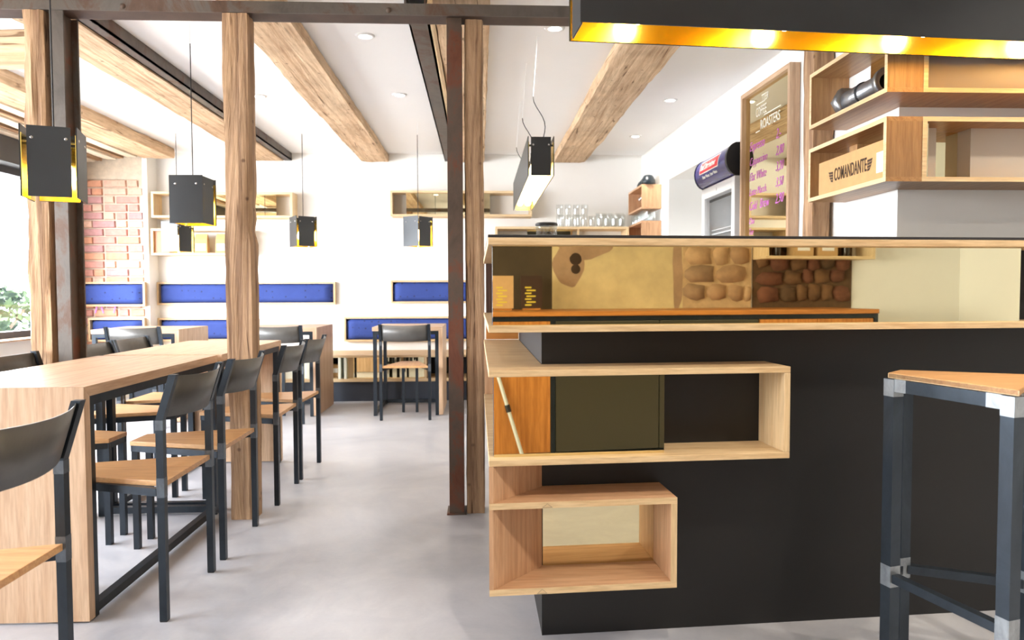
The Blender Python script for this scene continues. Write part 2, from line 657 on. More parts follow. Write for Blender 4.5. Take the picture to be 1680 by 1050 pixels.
def brick_mesh(L, mi):
    k = (round(L, 3), mi)
    if k not in bme:
        m = MB()
        h, d, c = 0.070, 0.024, 0.005
        m.add([(0, 0, 0), (L, 0, 0), (L, 0, h), (0, 0, h), (c, -d, c), (L-c, -d, c*1.4), (L-c*1.5, -d, h-c), (c*1.3, -d, h-c)],
              [(4, 5, 6, 7), (0, 1, 5, 4), (1, 2, 6, 5), (2, 3, 7, 6), (3, 0, 4, 7)])
        me = bpy.data.meshes.new('brick')
        me.from_pydata(m.v, [], m.f)
        me.materials.append(brick_mats[mi])
        bme[k] = me
    return bme[k]


rb = random.Random(3)
row = 0
z = 0.42
while z < 2.16:
    x = PX0+0.012-(0.0 if row % 2 else 0.115)
    while x < PX1-0.06:
        L = rb.choice((0.225, 0.225, 0.108))
        x0, x1 = max(x, PX0+0.01), min(x+L, PX1-0.042)
        if x1-x0 > 0.05:
            o = put('brick', brick_mesh(round((x1-x0)*50)/50, rb.randrange(4)), pier, loc=(x0, PYF+0.002*rb.random(), z+rb.uniform(-.002, .002)))
            o.rotation_euler = (0, rb.uniform(-.008, .008), 0)
        x += L+0.010
    z += 0.081
    row += 1
gm = MB()
for i, (x, b) in enumerate(((-3.86, .02), (-3.78, -.02), (-3.68, .02))):
    gm.bar((x, PYF-0.0275, 0.86), (x+b, PYF-0.0275, 0.93), 0.012, 0.002, (0, 1, 0))
gm.build('graffiti_stroke', PINK, pier)

# old plaster and laths left bare along the window wall
LATHW = plain('limewashed_lath', srgb(226, 214, 192), 0.9, nscale=8, namp=0.12, bs=0.4)
for i, (x, w, mt) in enumerate(((-3.46, .10, LATHW), (-3.57, .05, wood('post', 'y')), (-3.66, .11, LATHW), (-3.78, .05, wood('post', 'y')), (-3.88, .12, LATHW))):
    rough_beam('lath', (x, 3.5, 2.44-0.012*i), (x, PYF-0.03, 2.44-0.012*i), w, 0.05, mt, ceiling, 0.006, 0.2, 40+i)

# exposed masonry seen in the brass mirrors (wall behind the camera)
bx('plaster_patch', CREAM, wfo, 0.9, FY, 0.9, 1.90, FY+0.02, CZ)
bx('dark_panel', plain('dark_slate_paint', srgb(70, 56, 34), 0.7, nscale=4, namp=0.2), wfo, -0.1, FY, 0.9, 0.9, FY+0.015, CZ)
st_m = [plain('stone_%d' % i, srgb(*c), 0.95, nscale=9, namp=0.22, bs=0.7) for i, c in enumerate(((186, 150, 110), (170, 134, 98), (196, 128, 96), (150, 120, 90)))]
bx('rubble_mortar', plain('tan_mortar', srgb(196, 164, 122), 0.95, nscale=12, namp=0.2, bs=0.5), wfo, 1.90, FY, 0.9, 2.45, FY+0.02, CZ)
bx('dark_mortar', plain('dark_mortar', srgb(96, 70, 44), 0.95, nscale=10, namp=0.3, bs=0.5), wfo, 2.47, FY, 0.9, 3.30, FY+0.012, CZ)  # dark brown mortar for the area of darker stones
sdk = [plain('dark_stone_%d' % i, srgb(*c), 0.95, nscale=9, namp=0.25, bs=0.7) for i, c in enumerate(((112, 80, 50), (92, 68, 44), (112, 70, 48)))]


def stone(x, z, w, h, mt, y):
    n = 9
    r_ = random.Random(int(x*977+z*331))
    out_, top_ = [], []
    for k in range(n):
        a = 2*PI*k/n
        q = 1+r_.uniform(-.16, .1)
        e = 1/max(abs(math.cos(a)), abs(math.sin(a)))
        e = 1+(e-1)*0.85
        out_.append((w/2*q*e*math.cos(a), 0, h/2*q*e*math.sin(a)))
        top_.append((w/2*q*e*.84*math.cos(a), r_.uniform(.018, .03), h/2*q*e*.84*math.sin(a)))
    m = MB().add(out_+top_+[(0, .034, 0)], [(k, (k+1) % n, n+(k+1) % n, n+k) for k in range(n)]+[(n+k, n+(k+1) % n, 2*n) for k in range(n)], True)
    m.build('stone', mt, wfo, loc=(x, y, z))


pink_plaster = plain('grey_pink_plaster', srgb(172, 140, 108), 0.95, nscale=7, namp=0.2, bs=0.4)
for (cx, cz, rx_, rz_, sd, of) in ((1.02, 1.26, .11, .17, 1, 0.0), (1.14, 1.40, .20, .10, 2, .0008), (1.86, 1.2, .04, .3, 3, 0.0)):
    pts_ = [(cx+rx_*(1+.12*math.sin(k*1.1+sd))*math.cos(k*PI/12), cz+rz_*(1+.1*math.sin(k*.9+sd*2))*math.sin(k*PI/12)) for k in range(24)]
    MB().add([(x_, FY+0.0206+of, z_) for x_, z_ in pts_]+[(x_, FY+0.0190+of, z_) for x_, z_ in pts_], [tuple(range(23, -1, -1))]+[(k, (k+1) % 24, 24+(k+1) % 24, 24+k) for k in range(24)]).build('bare_patch', pink_plaster, wfo)
for cz, r_ in ((1.30, .05), (1.225, .038)):
    MB().lathe([(0.0, .0226), (r_*.75, .0226), (r_, .0200)], 14, (1.075, FY, cz), 'y').build('wall_hole', plain('hole_shade', srgb(64, 46, 30), 0.95), wfo)  # flat dark disc; the hole's inner shade is put into its colour
rs = random.Random(11)
for (xa, xb, ms) in ((1.90, 2.45, st_m), (2.49, 3.28, sdk)):
    z = 0.98
    while z < 1.62:
        h = rs.uniform(.09, .19)
        x = xa
        while x < xb-0.06:
            w = min(rs.uniform(.09, .27), xb-x)
            stone(x+w/2, z+h/2+rs.uniform(-.012, .012), w*1.0, h*1.0, rs.choice(ms), FY+0.012)
            x += w
        z += h

# ------------------------------------------------------------------ timber and steel frame across the room
BZ = 2.43  # underside of the ceiling beams
BEAM = wood('beam', 'y')
for (xa, xb, lab, sd) in ((-2.31, -2.025, 'broad hewn ceiling beam left of the middle timber post, steel channel on its flank', 1),
                          (-1.235, -0.945, 'hewn ceiling beam running back between the middle post and the rusty steel post', 2),
                          (-0.215, 0.055, 'ceiling beam running back directly above the rusty steel post', 3),
                          (0.79, 1.13, 'cracked hewn ceiling beam above the bar, right of the long pendant lamp', 4),
                          (-3.36, -3.05, 'leftmost ceiling beam beside the bare laths and brick pier', 5)):
    zb = BZ-0.02 if sd == 5 else BZ
    o = rough_beam('ceiling_beam', ((xa+xb)/2, FY+0.02, (zb+CZ)/2), ((xa+xb)/2, 7.29 if sd == 5 else BY-0.005, (zb+CZ)/2), xb-xa, CZ-zb+0.004, BEAM, None, 0.007, 0.10, sd)
    tag(o, lab, 'beam', 'hewn ceiling beams')
for (xa, xb, lab) in ((-2.012, -1.94, 'grey steel channel fixed along the right flank of the broad ceiling beam'),
                      (-0.355, -0.25, 'rust-mottled flat steel strip beside the ceiling beam above the steel post')):
    o = MB().box(xa, 3.46, BZ, xb, 7.48, BZ+0.012).box(xa, 3.46, BZ, xa+.01, 7.48, CZ-0.002).box(xb-.01, 3.46, BZ, xb, 7.48, CZ-0.002).build('steel_channel', GREYSTEEL)
    tag(o, lab, 'steel channel')
tag(rough_beam('batten', (-0.232, 3.46, BZ+0.02), (-0.232, 7.48, BZ+0.02), 0.026, 0.05, wood('spruce', 'y'), None, 0.002, 0.3, 9), 'thin pale wooden batten between steel strip and beam above the rusty post', 'batten')

ML = 3.31  # front of the frame
lt = thing('steel_lintel', 'long dark steel lintel carried by the posts across the room', 'lintel', (0, ML, 2.333))
MB().box(-4.0, 0, 0, 1.6, 0.008, 0.052).box(-4.0, 0.105, 0, 1.6, 0.113, 0.052).box(-4.0, 0.008, 0.044, 1.6, 0.105, 0.052).build('channel', GREYSTEEL, lt)
bx('bottom_flange', plain('shaded_brown_rust', srgb(74, 56, 46), 0.6, 0.3, nscale=8, namp=0.3), lt, -4.0, 0.008, 0, 1.6, 0.105, 0.008)  # brown rust, with the shade under the lintel darkened into its colour
for x in (-3.2, -1.6, -0.41, 0.6):
    MB().lathe([(0, -0.006), (0.011, -0.006), (0.013, 0.0)], 10, (x, 0, 0.02), 'y').build('bolt', RUST, lt)

PZ = 2.331
tag(rough_beam('timber_post', (-1.108, ML+0.06, 0), (-1.108, ML+0.06, PZ), 0.115, 0.12, wood('post', 'z'), None, 0.005, 0.06, 21, [(0.62, 0.02, 1, 0.25), (0.58, 0.012, 1, 0.2)]),
    'weathered timber post with a notch, standing among the chairs', 'post', 'timber posts')
tag(rough_beam('timber_post', (-2.0, ML+0.06, 0), (-1.995, ML+0.06, PZ), 0.095, 0.12, wood('post', 'z'), None, 0.011, 0.06, 22),
    'knotty timber post at the left beside the window, next to a steel column', 'post', 'timber posts')
tag(rough_beam('timber_post', (-0.022, ML+0.09, 0), (-0.022, ML+0.09, PZ), 0.085, 0.11, wood('post', 'z'), None, 0.004, 0.06, 23),
    'timber post with swirling grain beside the rusty steel column and the bar', 'post', 'timber posts')
tag(rough_beam('timber_post', (1.533, 3.15, 0), (1.53, 3.15, CZ-0.003), 0.09, 0.095, wood('post', 'z'), None, 0.008, 0.06, 24),
    'dark timber post between the framed menu mirror and the corner shelves', 'post', 'timber posts')


def hcolumn(x0, x1, y0, y1, lab, mat):
    t = thing('steel_column', lab, 'column', ((x0+x1)/2, y0, 0), 0, 'steel columns')
    w, d = (x1-x0)/2, y1-y0
    bx('flange', mat, t, -w, 0, 0.008, w, 0.010, PZ)
    bx('flange', mat, t, -w, d-0.010, 0.008, w, d, PZ)
    bx('web', RUST, t, -0.012, 0.010, 0.008, 0.004, d-0.010, PZ)
    bx('base_plate', mat, t, -w-0.012, -0.006, 0, w+0.012, d+0.006, 0.008)
    return t


hcolumn(-1.925, -1.865, ML, ML+0.125, 'dark steel column beside the knotty left timber post', GREYSTEEL)
hcolumn(-0.147, -0.078, ML+0.02, ML+0.135, 'rusty brown steel column in the middle beside the swirling-grain timber post', RUST)
tag(rough_beam('cross_beam', (-3.98, 3.50, 2.215), (-2.06, 3.50, 2.215), 0.14, 0.15, wood('beam', 'x'), None, 0.01, 0.1, 31),
    'short horizontal hewn beam running from the left timber post to the window wall', 'beam')

# ------------------------------------------------------------------ bar counter
CA = R(3.487)
cu_, su_ = math.cos(CA), math.sin(CA)
FX, FYc = 0.024, 1.955


def K(a, b):
    return (FX+a*cu_-b*su_, FYc+a*su_+b*cu_)


PB = 0.166
pc = K(0.174, PB)
WING_Y = 3.29
bar = thing('bar_counter', 'black bar counter with projecting pale wood shelf boxes and brass mirrors', 'bar counter', (0, 0, 0))
body = [pc, K(3.3, PB), K(3.3, 0.70), (0.86, 2.72), (0.86, WING_Y-0.02), (0.182, WING_Y-0.02)]
MB().prism(body, 0, 0.9465).build('body', BLACK, bar)


def board(name, poly, z0, z1, mat, parent, bev=0.0015):
    return MB().prism(poly, z0, z1).build(name, mat, parent, bev)


def grp(name, parent):
    e = bpy.data.objects.new(name, None)
    C.objects.link(e)
    e.parent = parent
    e.empty_display_size = 0.05
    return e


SX, BEE = wood('spruce', 'x'), wood('beech', 'x')


def edged(poly, z0, z1, parent, nfront):
    """board with a separate pale front edge strip along its first side(s)"""
    return board('board', poly, z0, z1, BEE, parent)


full = [K(0, 0), K(3.3, 0), K(3.3, 0.72), (0.88, 2.74), (0.88, WING_Y), (0.019, WING_Y)]
# upper box
ub = grp('upper_box', bar)
board('top_sheet', full, 1.2110, 1.2190, BLACKTOP, ub, 0.001)
board('board', full, 1.1910, 1.2110, SX, ub)
board('board', full, 0.9468, 0.9650, SX, ub)
MB().prism([K(0.0153, 0.042), K(1.637, 0.042), K(1.637, 0.062), K(0.0153, 0.062)], 0.9652, 1.1908).build('backing', DARK, ub)
MB().prism([K(0.0153, 0.036), K(1.637, 0.036), K(1.637, 0.0418), K(0.0153, 0.0418)], 0.9652, 1.1908).build('mirror', MIRROR, ub)
MB().prism([K(1.66, 0.17), K(3.28, 0.17), K(3.28, 0.19), K(1.66, 0.19)], 0.9652, 1.1908).build('back_panel', DARK, ub)
MB().box(0.03, WING_Y-0.03, 0.9652, 0.87, WING_Y-0.004, 1.1908).build('end_panel', wood('dark', 'z'), ub)
MB().box(0.03, WING_Y-0.03, 0.842, 0.18, WING_Y-0.004, 0.9464).build('end_panel', wood('walnut', 'x'), ub)


def Lpoly(aend):
    return [K(0, 0), K(aend, 0), K(aend, PB-0.001), K(0.1735, PB-0.001), (0.1805, WING_Y-0.03), (0.019, WING_Y-0.03)]


mb_ = grp('middle_box', bar)
A2 = 0.883
board('board', Lpoly(A2), 0.8225, 0.8405, SX, mb_)
board('board', Lpoly(A2), 0.5710, 0.5890, SX, mb_)
board('end_board', [K(A2-0.018, 0.0), K(A2, 0), K(A2, PB-0.001), K(A2-0.018, PB-0.001)], 0.5892, 0.8223, wood('spruce', 'z'), mb_)
MB().prism([K(0.0173, 0.042), K(0.516, 0.042), K(0.516, 0.062), K(0.0173, 0.062)], 0.5892, 0.8223).build('backing', DARK, mb_)
MB().prism([K(0.0173, 0.036), K(0.516, 0.036), K(0.516, 0.0418), K(0.0173, 0.0418)], 0.5892, 0.8223).build('mirror', MIRROR, mb_)
bx('end_board', wood('beech', 'z'), mb_, 0.021, WING_Y-0.05, 0.5892, 0.179, WING_Y-0.032, 0.8223)

lb = grp('lower_box', bar)
A3 = 0.544
tri = [K(0, 0), K(A3, 0), K(A3, PB-0.001), K(0.1735, PB-0.001)]
board('board', tri, 0.4490, 0.4670, BEE, lb)
board('board', tri, 0.2030, 0.2210, BEE, lb)
for z0_, z1_ in ((0.4490, 0.4670), (0.2030, 0.2210)):
    MB().prism([K(0.0, -0.0012), K(A3, -0.0012), K(A3, -0.0001), K(0.0, -0.0001)], z0_, z1_).build('edge_strip', SX, lb)
board('end_board', [K(A3-0.018, 0.0), K(A3, 0), K(A3, PB-0.001), K(A3-0.018, PB-0.001)], 0.2212, 0.4488, wood('beech', 'z'), lb)
MB().prism([K(A3-0.018, -0.0012), K(A3, -0.0012), K(A3, -0.0001), K(A3-0.018, -0.0001)], 0.2212, 0.4488).build('edge_strip', wood('spruce', 'z'), lb)
dg_ = [K(0.001, 0.002), K(0.1725, PB-0.002), K(0.158, PB-0.002), K(-0.0, 0.012)]
MB().prism([K(0.0, 0.0005), K(0.012, 0.001), K(0.173, PB-0.009), K(0.172, PB-0.0015), K(0.160, PB-0.0015)], 0.2212, 0.4488).build('diagonal_board', wood('beech', 'z'), lb)
MB().prism([K(0.0, 0.0005), K(0.012, 0.001), K(0.173, PB-0.009), K(0.172, PB-0.0015), K(0.160, PB-0.0015)], 0.4672, 0.5708).build('diagonal_board', wood('beech', 'z'), lb)
MB().prism([K(0.176, PB-0.006), K(A3-0.019, PB-0.006), K(A3-0.019, PB-0.001), K(0.176, PB-0.001)], 0.2212, 0.4488).build('mirror', MIRROR, lb)
# carpenter's pencil triangles on the front edges
tm = MB()
for (ac, zc_, h) in ((0.165, 0.449, 0.011), (0.150, 0.203, 0.012)):
    a0, a1, a2 = (*K(ac-0.014, -0.0016), zc_+0.002), (*K(ac+0.014, -0.0016), zc_+0.002), (*K(ac, -0.0016), zc_+0.002+h)
    for p, q in ((a0, a1), (a1, a2), (a2, a0)):
        tm.bar(p, q, 0.0006, 0.0006)
tm.build('pencil_mark', plain('pencil', srgb(110, 104, 96), 0.8), lb)

# ------------------------------------------------------------------ bar stool
stool = thing('bar_stool', 'blued steel bar stool with trapezoid plywood seat in front of the bar', 'stool', (0, 0, 0))
n1, n2, q2, q1 = Vector((1.150, 1.930, 0)), Vector((1.223, 1.995, 0)), Vector((1.535, 1.850, 0)), Vector((1.245, 1.567, 0))
SZ = 0.83
MB().prism([(p.x, p.y) for p in (n1, n2, q2, q1)], SZ-0.015, SZ).build('seat', wood('seat', 'x'), stool, 0.002)
MB().prism([(p.x, p.y) for p in [n1.lerp(q1, -.001), n1.lerp(q1, 1.001), n1.lerp(q1, .999)+Vector((.002, 0, 0)), n1+Vector((.002, 0, 0))]], SZ-0.0146, SZ-0.002).build('edge_band', SX, stool)
cen = (n1+n2+q1+q2)/4
tw = 0.034
lg = [p.lerp(cen, 0.085) for p in (n1, n2, q2, q1)]
for p in lg:
    d = (q1-n1).normalized()
    MB().bar((p.x, p.y, 0.004), (p.x, p.y, SZ-0.016), tw, tw, (d.x, d.y, 0)).build('leg', STEELS, stool)
    MB().bar((p.x, p.y, 0.0), (p.x, p.y, 0.004), tw*0.9, tw*0.9).build('foot_cap', CORD, stool)
for i in range(4):
    p, q = lg[i], lg[(i+1) % 4]
    d = (q-p).normalized()
    p_, q_ = p+d*tw*0.5, q-d*tw*0.5
    MB().bar((p_.x, p_.y, SZ-0.016-0.017), (q_.x, q_.y, SZ-0.016-0.017), 0.030, 0.034).build('top_rail', STEELS, stool)
    if i != 2:
        MB().bar((p_.x, p_.y, 0.25), (q_.x, q_.y, 0.25), 0.024, 0.024).build('foot_rail', STEELS, stool)
for i, p in enumerate(lg):
    d = (q1-n1).normalized()
    for za, zb_ in ((SZ-0.065, SZ-0.017), (0.225, 0.285)):
        MB().bar((p.x, p.y, za), (p.x, p.y, zb_), tw+0.0012, tw+0.0012, (d.x, d.y, 0)).build('weld_patch', WELD, stool)
    q = lg[(i+1) % 4]
    d2 = (q-p).normalized()
    for (s_, e_) in ((p+d2*0.016, p+d2*0.055), (q-d2*0.055, q-d2*0.016)):
        MB().bar((s_.x, s_.y, SZ-0.033), (e_.x, e_.y, SZ-0.033), 0.0312, 0.0352).build('weld_patch', WELD, stool)

# ------------------------------------------------------------------ chairs


def make_chair(label):
    t = thing('dining_chair', label, 'chair', group='steel chairs with trapezoid plywood seats')
    t_ = 0.0235
    bw, fwid, dp = 0.2, 0.06, 0.40
    SHt, BEND, TOP, LEAN = 0.452, 0.655, 0.80, -0.045
    for sx in (-1, 1):
        x = sx*bw
        m = MB()
        h = t_/2
        zs = [(0.004, 0), (BEND, 0), (TOP, LEAN)]
        vs, fs = [], []
        for z_, y_ in zs:
            vs += [(x-h, y_-h, z_), (x+h, y_-h, z_), (x+h, y_+h, z_), (x-h, y_+h, z_)]
        for i in range(2):
            for k in range(4):
                fs.append((i*4+k, i*4+(k+1) % 4, i*4+4+(k+1) % 4, i*4+4+k))
        fs += [(3, 2, 1, 0), (8, 9, 10, 11)]
        m.add(vs, fs)
        l = m.build('leg', STEEL, t)
        MB().box(x-h*.95, -h*.95, 0, x+h*.95, h*.95, 0.004).build('foot_cap', CORD, l)
        for za, zb_ in ((0.405, 0.468), (0.622, 0.654)):
            bx('weld_patch', WELDD, l, x-h-.0006, -h-.0006, za, x+h+.0006, h+.0006, zb_)
        xf = sx*fwid
        MB().box(xf-h, dp-h, 0, xf+h, dp+h, SHt-0.043).build('leg', STEEL, t)
        MB().bar((x, h, SHt-0.0305), (xf, dp+h, SHt-0.0305), 0.02, 0.025).build('seat_rail', STEEL, t)
    MB().box(-fwid-h, dp-h*.6, SHt-0.043, fwid+h, dp+h, SHt-0.018).build('seat_rail', STEEL, t)
    MB().prism([(-bw+h+.001, -0.006), (bw-h-.001, -0.006), (fwid+h+.004, dp+h+.004), (-fwid-h-.004, dp+h+.004)], SHt-0.0178, SHt).build('seat', wood('seat', 'y'), t, 0.0015)
    # bowed sheet-steel back
    n = 14
    vs, fs = [], []
    for side in (0, 1):
        for i in range(n+1):
            u = -1+2*i/n
            x = u*(bw-h)
            bow = -0.045*(1-u*u)
            for z_ in (BEND+0.005, TOP-0.006):
                y_ = LEAN*(z_-BEND)/(TOP-BEND)+bow-0.004+side*0.003
                dz = -0.006*(1-u*u)
                vs.append((x, y_, z_+dz))
    o = 2*(n+1)
    for i in range(n):
        a, b, c, d = 2*i, 2*i+1, 2*i+3, 2*i+2
        fs.append((a, d, c, b))
        fs.append((o+a, o+b, o+c, o+d))
        fs.append((a, o+a, o+d, d))
        fs.append((b, c, o+c, o+b))
    fs += [(0, 1, o+1, o), (2*n, o+2*n, o+2*n+1, 2*n+1)]
    MB().add(vs, fs, True).build('backrest', STEELPL, t)
    return t


BXC = -1.022
chair = make_chair('black steel chair cut off by the lower left corner, nearest of all')
chair.location = (BXC, 1.555, 0)
chair.rotation_euler = (0, 0, R(90))
CG = 'steel chairs with trapezoid plywood seats'
for y, dx, dr, lab in ((2.492, 0, 0, 'steel chair with its whole plywood seat in view beside the nearest oak table end'),
                       (3.018, 0, 0, 'steel chair directly in front of the weathered timber post, second along the aisle'),
                       (3.732, 0.006, 1, 'steel chair just behind the weathered timber post on the aisle side'),
                       (4.215, 0.01, -2, 'farthest steel chair on the aisle side of the long tables')):
    dup(chair, (BXC+dx, y, 0), R(90+dr), lab, CG)
for x, y, r_, lab in ((-1.965, 3.075, -90, 'steel chair at the window side of the tables in front of the left timber post'),
                      (-1.985, 3.765, -90, 'steel chair at the window side just behind the left steel column'),
                      (-2.0, 4.225, -90, 'steel chair at the far window-side end of the long tables')):
    dup(chair, (x, y, 0), R(r_), lab, CG)
for x, y, r_, lab in ((-0.616, 5.843, 0, 'steel chair seen from behind at the small table right of the aisle'),
                      (-1.625, 5.72, 0, 'steel chair seen from behind at the middle rear table, half hidden by the timber post'),
                      (-2.69, 5.63, 1, 'steel chair seen from behind at the rear left table below the blue cushions')):
    dup(chair, (x, y, 0), R(r_), lab, CG)

# ------------------------------------------------------------------ tables


def make_table(label, W_, L_, loc, rz, castor=False):
    """top W x L, waterfall panel at y=0, blued steel frame; bottom rails on +x side and far end"""
    t = thing('oak_table', label, 'table', loc, rz, 'oak tables with steel frames')
    H_, th, s = 0.763, 0.034, 0.03
    w = W_/2
    MB().add([(-w, 0, H_), (w, 0, H_), (w, L_, H_), (-w, L_, H_), (-w, th, H_-th), (w, th, H_-th), (w, L_, H_-th), (-w, L_, H_-th)],
             [(0, 1, 2, 3), (7, 6, 5, 4), (0, 4, 5, 1), (1, 5, 6, 2), (2, 6, 7, 3), (3, 7, 4, 0)]).build('table_top', wood('oak', 'y'), t, 0.001)
    MB().add([(-w, 0, 0.006), (w, 0, 0.006), (w, 0, H_-.0005), (-w, 0, H_-.0005), (-w, th, 0.006), (w, th, 0.006), (w, th, H_-th-.0005), (-w, th, H_-th-.0005)],
             [(0, 1, 2, 3), (7, 6, 5, 4), (0, 4, 5, 1), (1, 5, 6, 2), (2, 6, 7, 3), (3, 7, 4, 0)]).build('side_panel', wood('oak', 'z'), t, 0.001)
    i = w-0.004
    e = L_-0.006
    zt = H_-th-0.001
    for x in (-i, i-s):
        bx('leg', STEEL, t, x, th+.001, 0.0, x+s, th+.001+s, zt-s)
        bx('leg', STEEL, t, x, e-s, 0.0, x+s, e, zt-s)
        bx('rail', STEEL, t, x, th+.001, zt-s, x+s, e, zt)
    bx('rail', STEEL, t, -i+s, e-s, zt-s, i-s, e, zt)
    bx('rail', STEEL, t, i-s, th+.001+s, 0.012, i, e-s, 0.012+s)
    bx('rail', STEEL, t, -i+s, e-s, 0.012, i-s, e, 0.012+s)
    return t


TX = -1.535
make_table('oak table with a wide waterfall end panel facing the viewer, nearest at left', 0.56, 1.145, (TX, 2.285, 0), 0)
make_table('second oak table standing end to end behind the nearest one', 0.56, 1.015, (TX+0.012, 4.472, 0), R(180))
make_table('small oak table right of the aisle, in front of the wall bench', 0.68, 0.60, (-0.318, 6.06+.34, 0), R(90))
make_table('oak table in the middle of the rear row, waterfall panel towards the aisle', 0.66, 0.62, (-1.385, 6.06+.33, 0), R(90))
make_table('oak table at the rear left in front of the blue cushions', 0.62, 0.70, (-2.45, 5.86+.31, 0), R(90))

# ------------------------------------------------------------------ bench along the back wall
bench = thing('wall_bench', 'long pale wooden wall bench with open cubbies on a dark plinth', 'bench', (0, 6.88, 0))
BX0, BX1 = -3.32, 1.6
bx('seat_board', wood('spruce', 'x'), bench, BX0, 0, 0.428, BX1, 0.618, 0.45, 0.002)
bx('bottom_board', wood('spruce', 'x'), bench, BX0, 0, 0.192, BX1, 0.60, 0.222)
bx('plinth', NAVY, bench, BX0, 0.02, 0.0, BX1, 0.60, 0.192)
bx('back_panel', DARK, bench, BX0, 0.40, 0.222, BX1, 0.42, 0.428)
for xd in (-3.30, -2.9, -2.5, -2.05, -1.66, -1.52, -1.36, -1.305, -0.53, -0.05, 0.5, 1.1, 1.58):
    bx('divider', PALE if xd > -1.7 and xd < -1 else wood('spruce', 'z'), bench, xd-0.012, 0.004, 0.222, xd+0.012, 0.40, 0.428)
for xa, xb in ((-1.293, -0.90), (-0.90, -0.545)):
    bx('mirror_panel', MIRROR, bench, xa+.002, 0.05, 0.222, xb-.002, 0.06, 0.428)
for xa, xb in ((-2.888, -2.512), (-2.038, -1.672)):
    bx('front_panel', PALE, bench, xa+.002, 0.05, 0.222, xb-.002, 0.06, 0.428)
bxo = thing('storage_carton', 'small brown carton inside the dark bench cubby', 'box', (-1.44, 7.10, 0.2235))
bx('carton_body', CARD, bxo, -0.055, -0.05, 0, 0.055, 0.05, 0.12, 0.002)
bx('carton_label', PAPERW, bxo, -0.03, -0.0508, 0.04, 0.03, -0.0501, 0.085)

# ------------------------------------------------------------------ wall cushions


def cushion(x0, x1, z0, z1, y, label):
    t = thing('wall_cushion', label, 'wall cushion', ((x0+x1)/2, y, z0), 0, 'blue back cushions in wooden frames')
    w, h, f, d = (x1-x0)/2, z1-z0, 0.018, 0.055
    sx, sz = wood('spruce', 'x'), wood('spruce', 'z')
    bx('frame_rail', sx, t, -w, -d, 0, w, 0, f)
    bx('frame_rail', sx, t, -w, -d, h-f, w, 0, h)
    bx('frame_stile', sz, t, -w, -d, f, -w+f, 0, h-f)
    bx('frame_stile', sz, t, w-f, -d, f, w, 0, h-f)
    nx, nz = max(8, int(w*2/0.05)), 8
    vs, fs = [], []
    iw, i0, i1 = w-f-.003, f+.003, h-f-.003
    for j in range(nz+1):
        for i in range(nx+1):
            u, v = i/nx, j/nz
            e = min(1, min(u, 1-u)*w*2/0.03)**.5*min(1, min(v, 1-v)*h/0.03)**.5
            x = -iw+2*iw*u
            vs.append((x, -0.012-0.056*e-0.004*noise.noise(Vector((x*9+x0*7, v*3, z0*5)))*e, i0+(i1-i0)*v))
    for j in range(nz):
        for i in range(nx):
            a = j*(nx+1)+i
            fs.append((a, a+1, a+nx+2, a+nx+1))
    MB().add(vs, fs, True).box(-iw, -0.012, i0, iw, -0.001, i1).build('pad', FABRIC, t)
    return t


cushion(-3.325, -1.505, 0.936, 1.172, BY-.001, 'long upper blue cushion on the white wall left of the aisle')
cushion(-3.325, -2.33, 0.56, 0.800, BY-.001, 'lower blue cushion on the white wall behind the rear left table')
cushion(-1.418, -0.06, 0.546, 0.804, BY-.001, 'lower blue cushion on the white wall behind the chair right of the aisle')
cushion(-0.928, -0.06, 0.945, 1.186, BY-.001, 'upper blue cushion on the white wall beside the rusty steel column')
cushion(-3.985, -3.345, 0.928, 1.172, PYF-.026, 'upper blue cushion on the brick pier')
cushion(-3.905, -3.355, 0.575, 0.812, PYF-.026, 'lower blue cushion on the brick pier')

# ------------------------------------------------------------------ box shelves on the back wall


def wallbox(x0, x1, z0, z1, label, y0=7.30, y1=BY-.001, fills=(), th=0.022):
    t = thing('box_shelf', label, 'shelf', (x0, y0, z0), 0, 'pale box shelves on the back wall')
    w, h, d = x1-x0, z1-z0, y1-y0
    sx, sz = wood('edge', 'x'), wood('edge', 'z')
    bx('top_board', sx, t, 0, 0, h-th, w, d, h, .001)
    bx('bottom_board', sx, t, 0, 0, 0, w, d, th, .001)
    bx('end_board', sz, t, 0, 0, th, th, d, h-th)
    bx('end_board', sz, t, w-th, 0, th, w, d, h-th)
    for (nm, mt, a, b, yy) in fills:
        bx(nm, mt, t, a, yy, th+.0005, b, yy+.012, h-th-.0005)
    return t


wallbox(-3.30, -1.895, 1.82, 2.08, 'upper left box shelf above the coffee bag shelf', fills=(('mirror', MIRROR, 0.60, 1.23, .05), ('mirror', MIRROR, 0.20, 0.598, .16)))
wallbox(-3.31, -2.36, 1.442, 1.71, 'lower left box shelf holding coffee bags', fills=(('divider', wood('walnut', 'z'), 0.022, 0.17, .03),))
wallbox(-0.907, 0.545, 1.838, 2.10, 'right box shelf behind the steel column with brass mirror back', fills=(('mirror', MIRROR, 0.16, 0.62, .03), ('mirror', MIRROR, 0.622, 1.02, .03), ('back_panel', GREYPANEL, 0.022, 0.158, .15)))

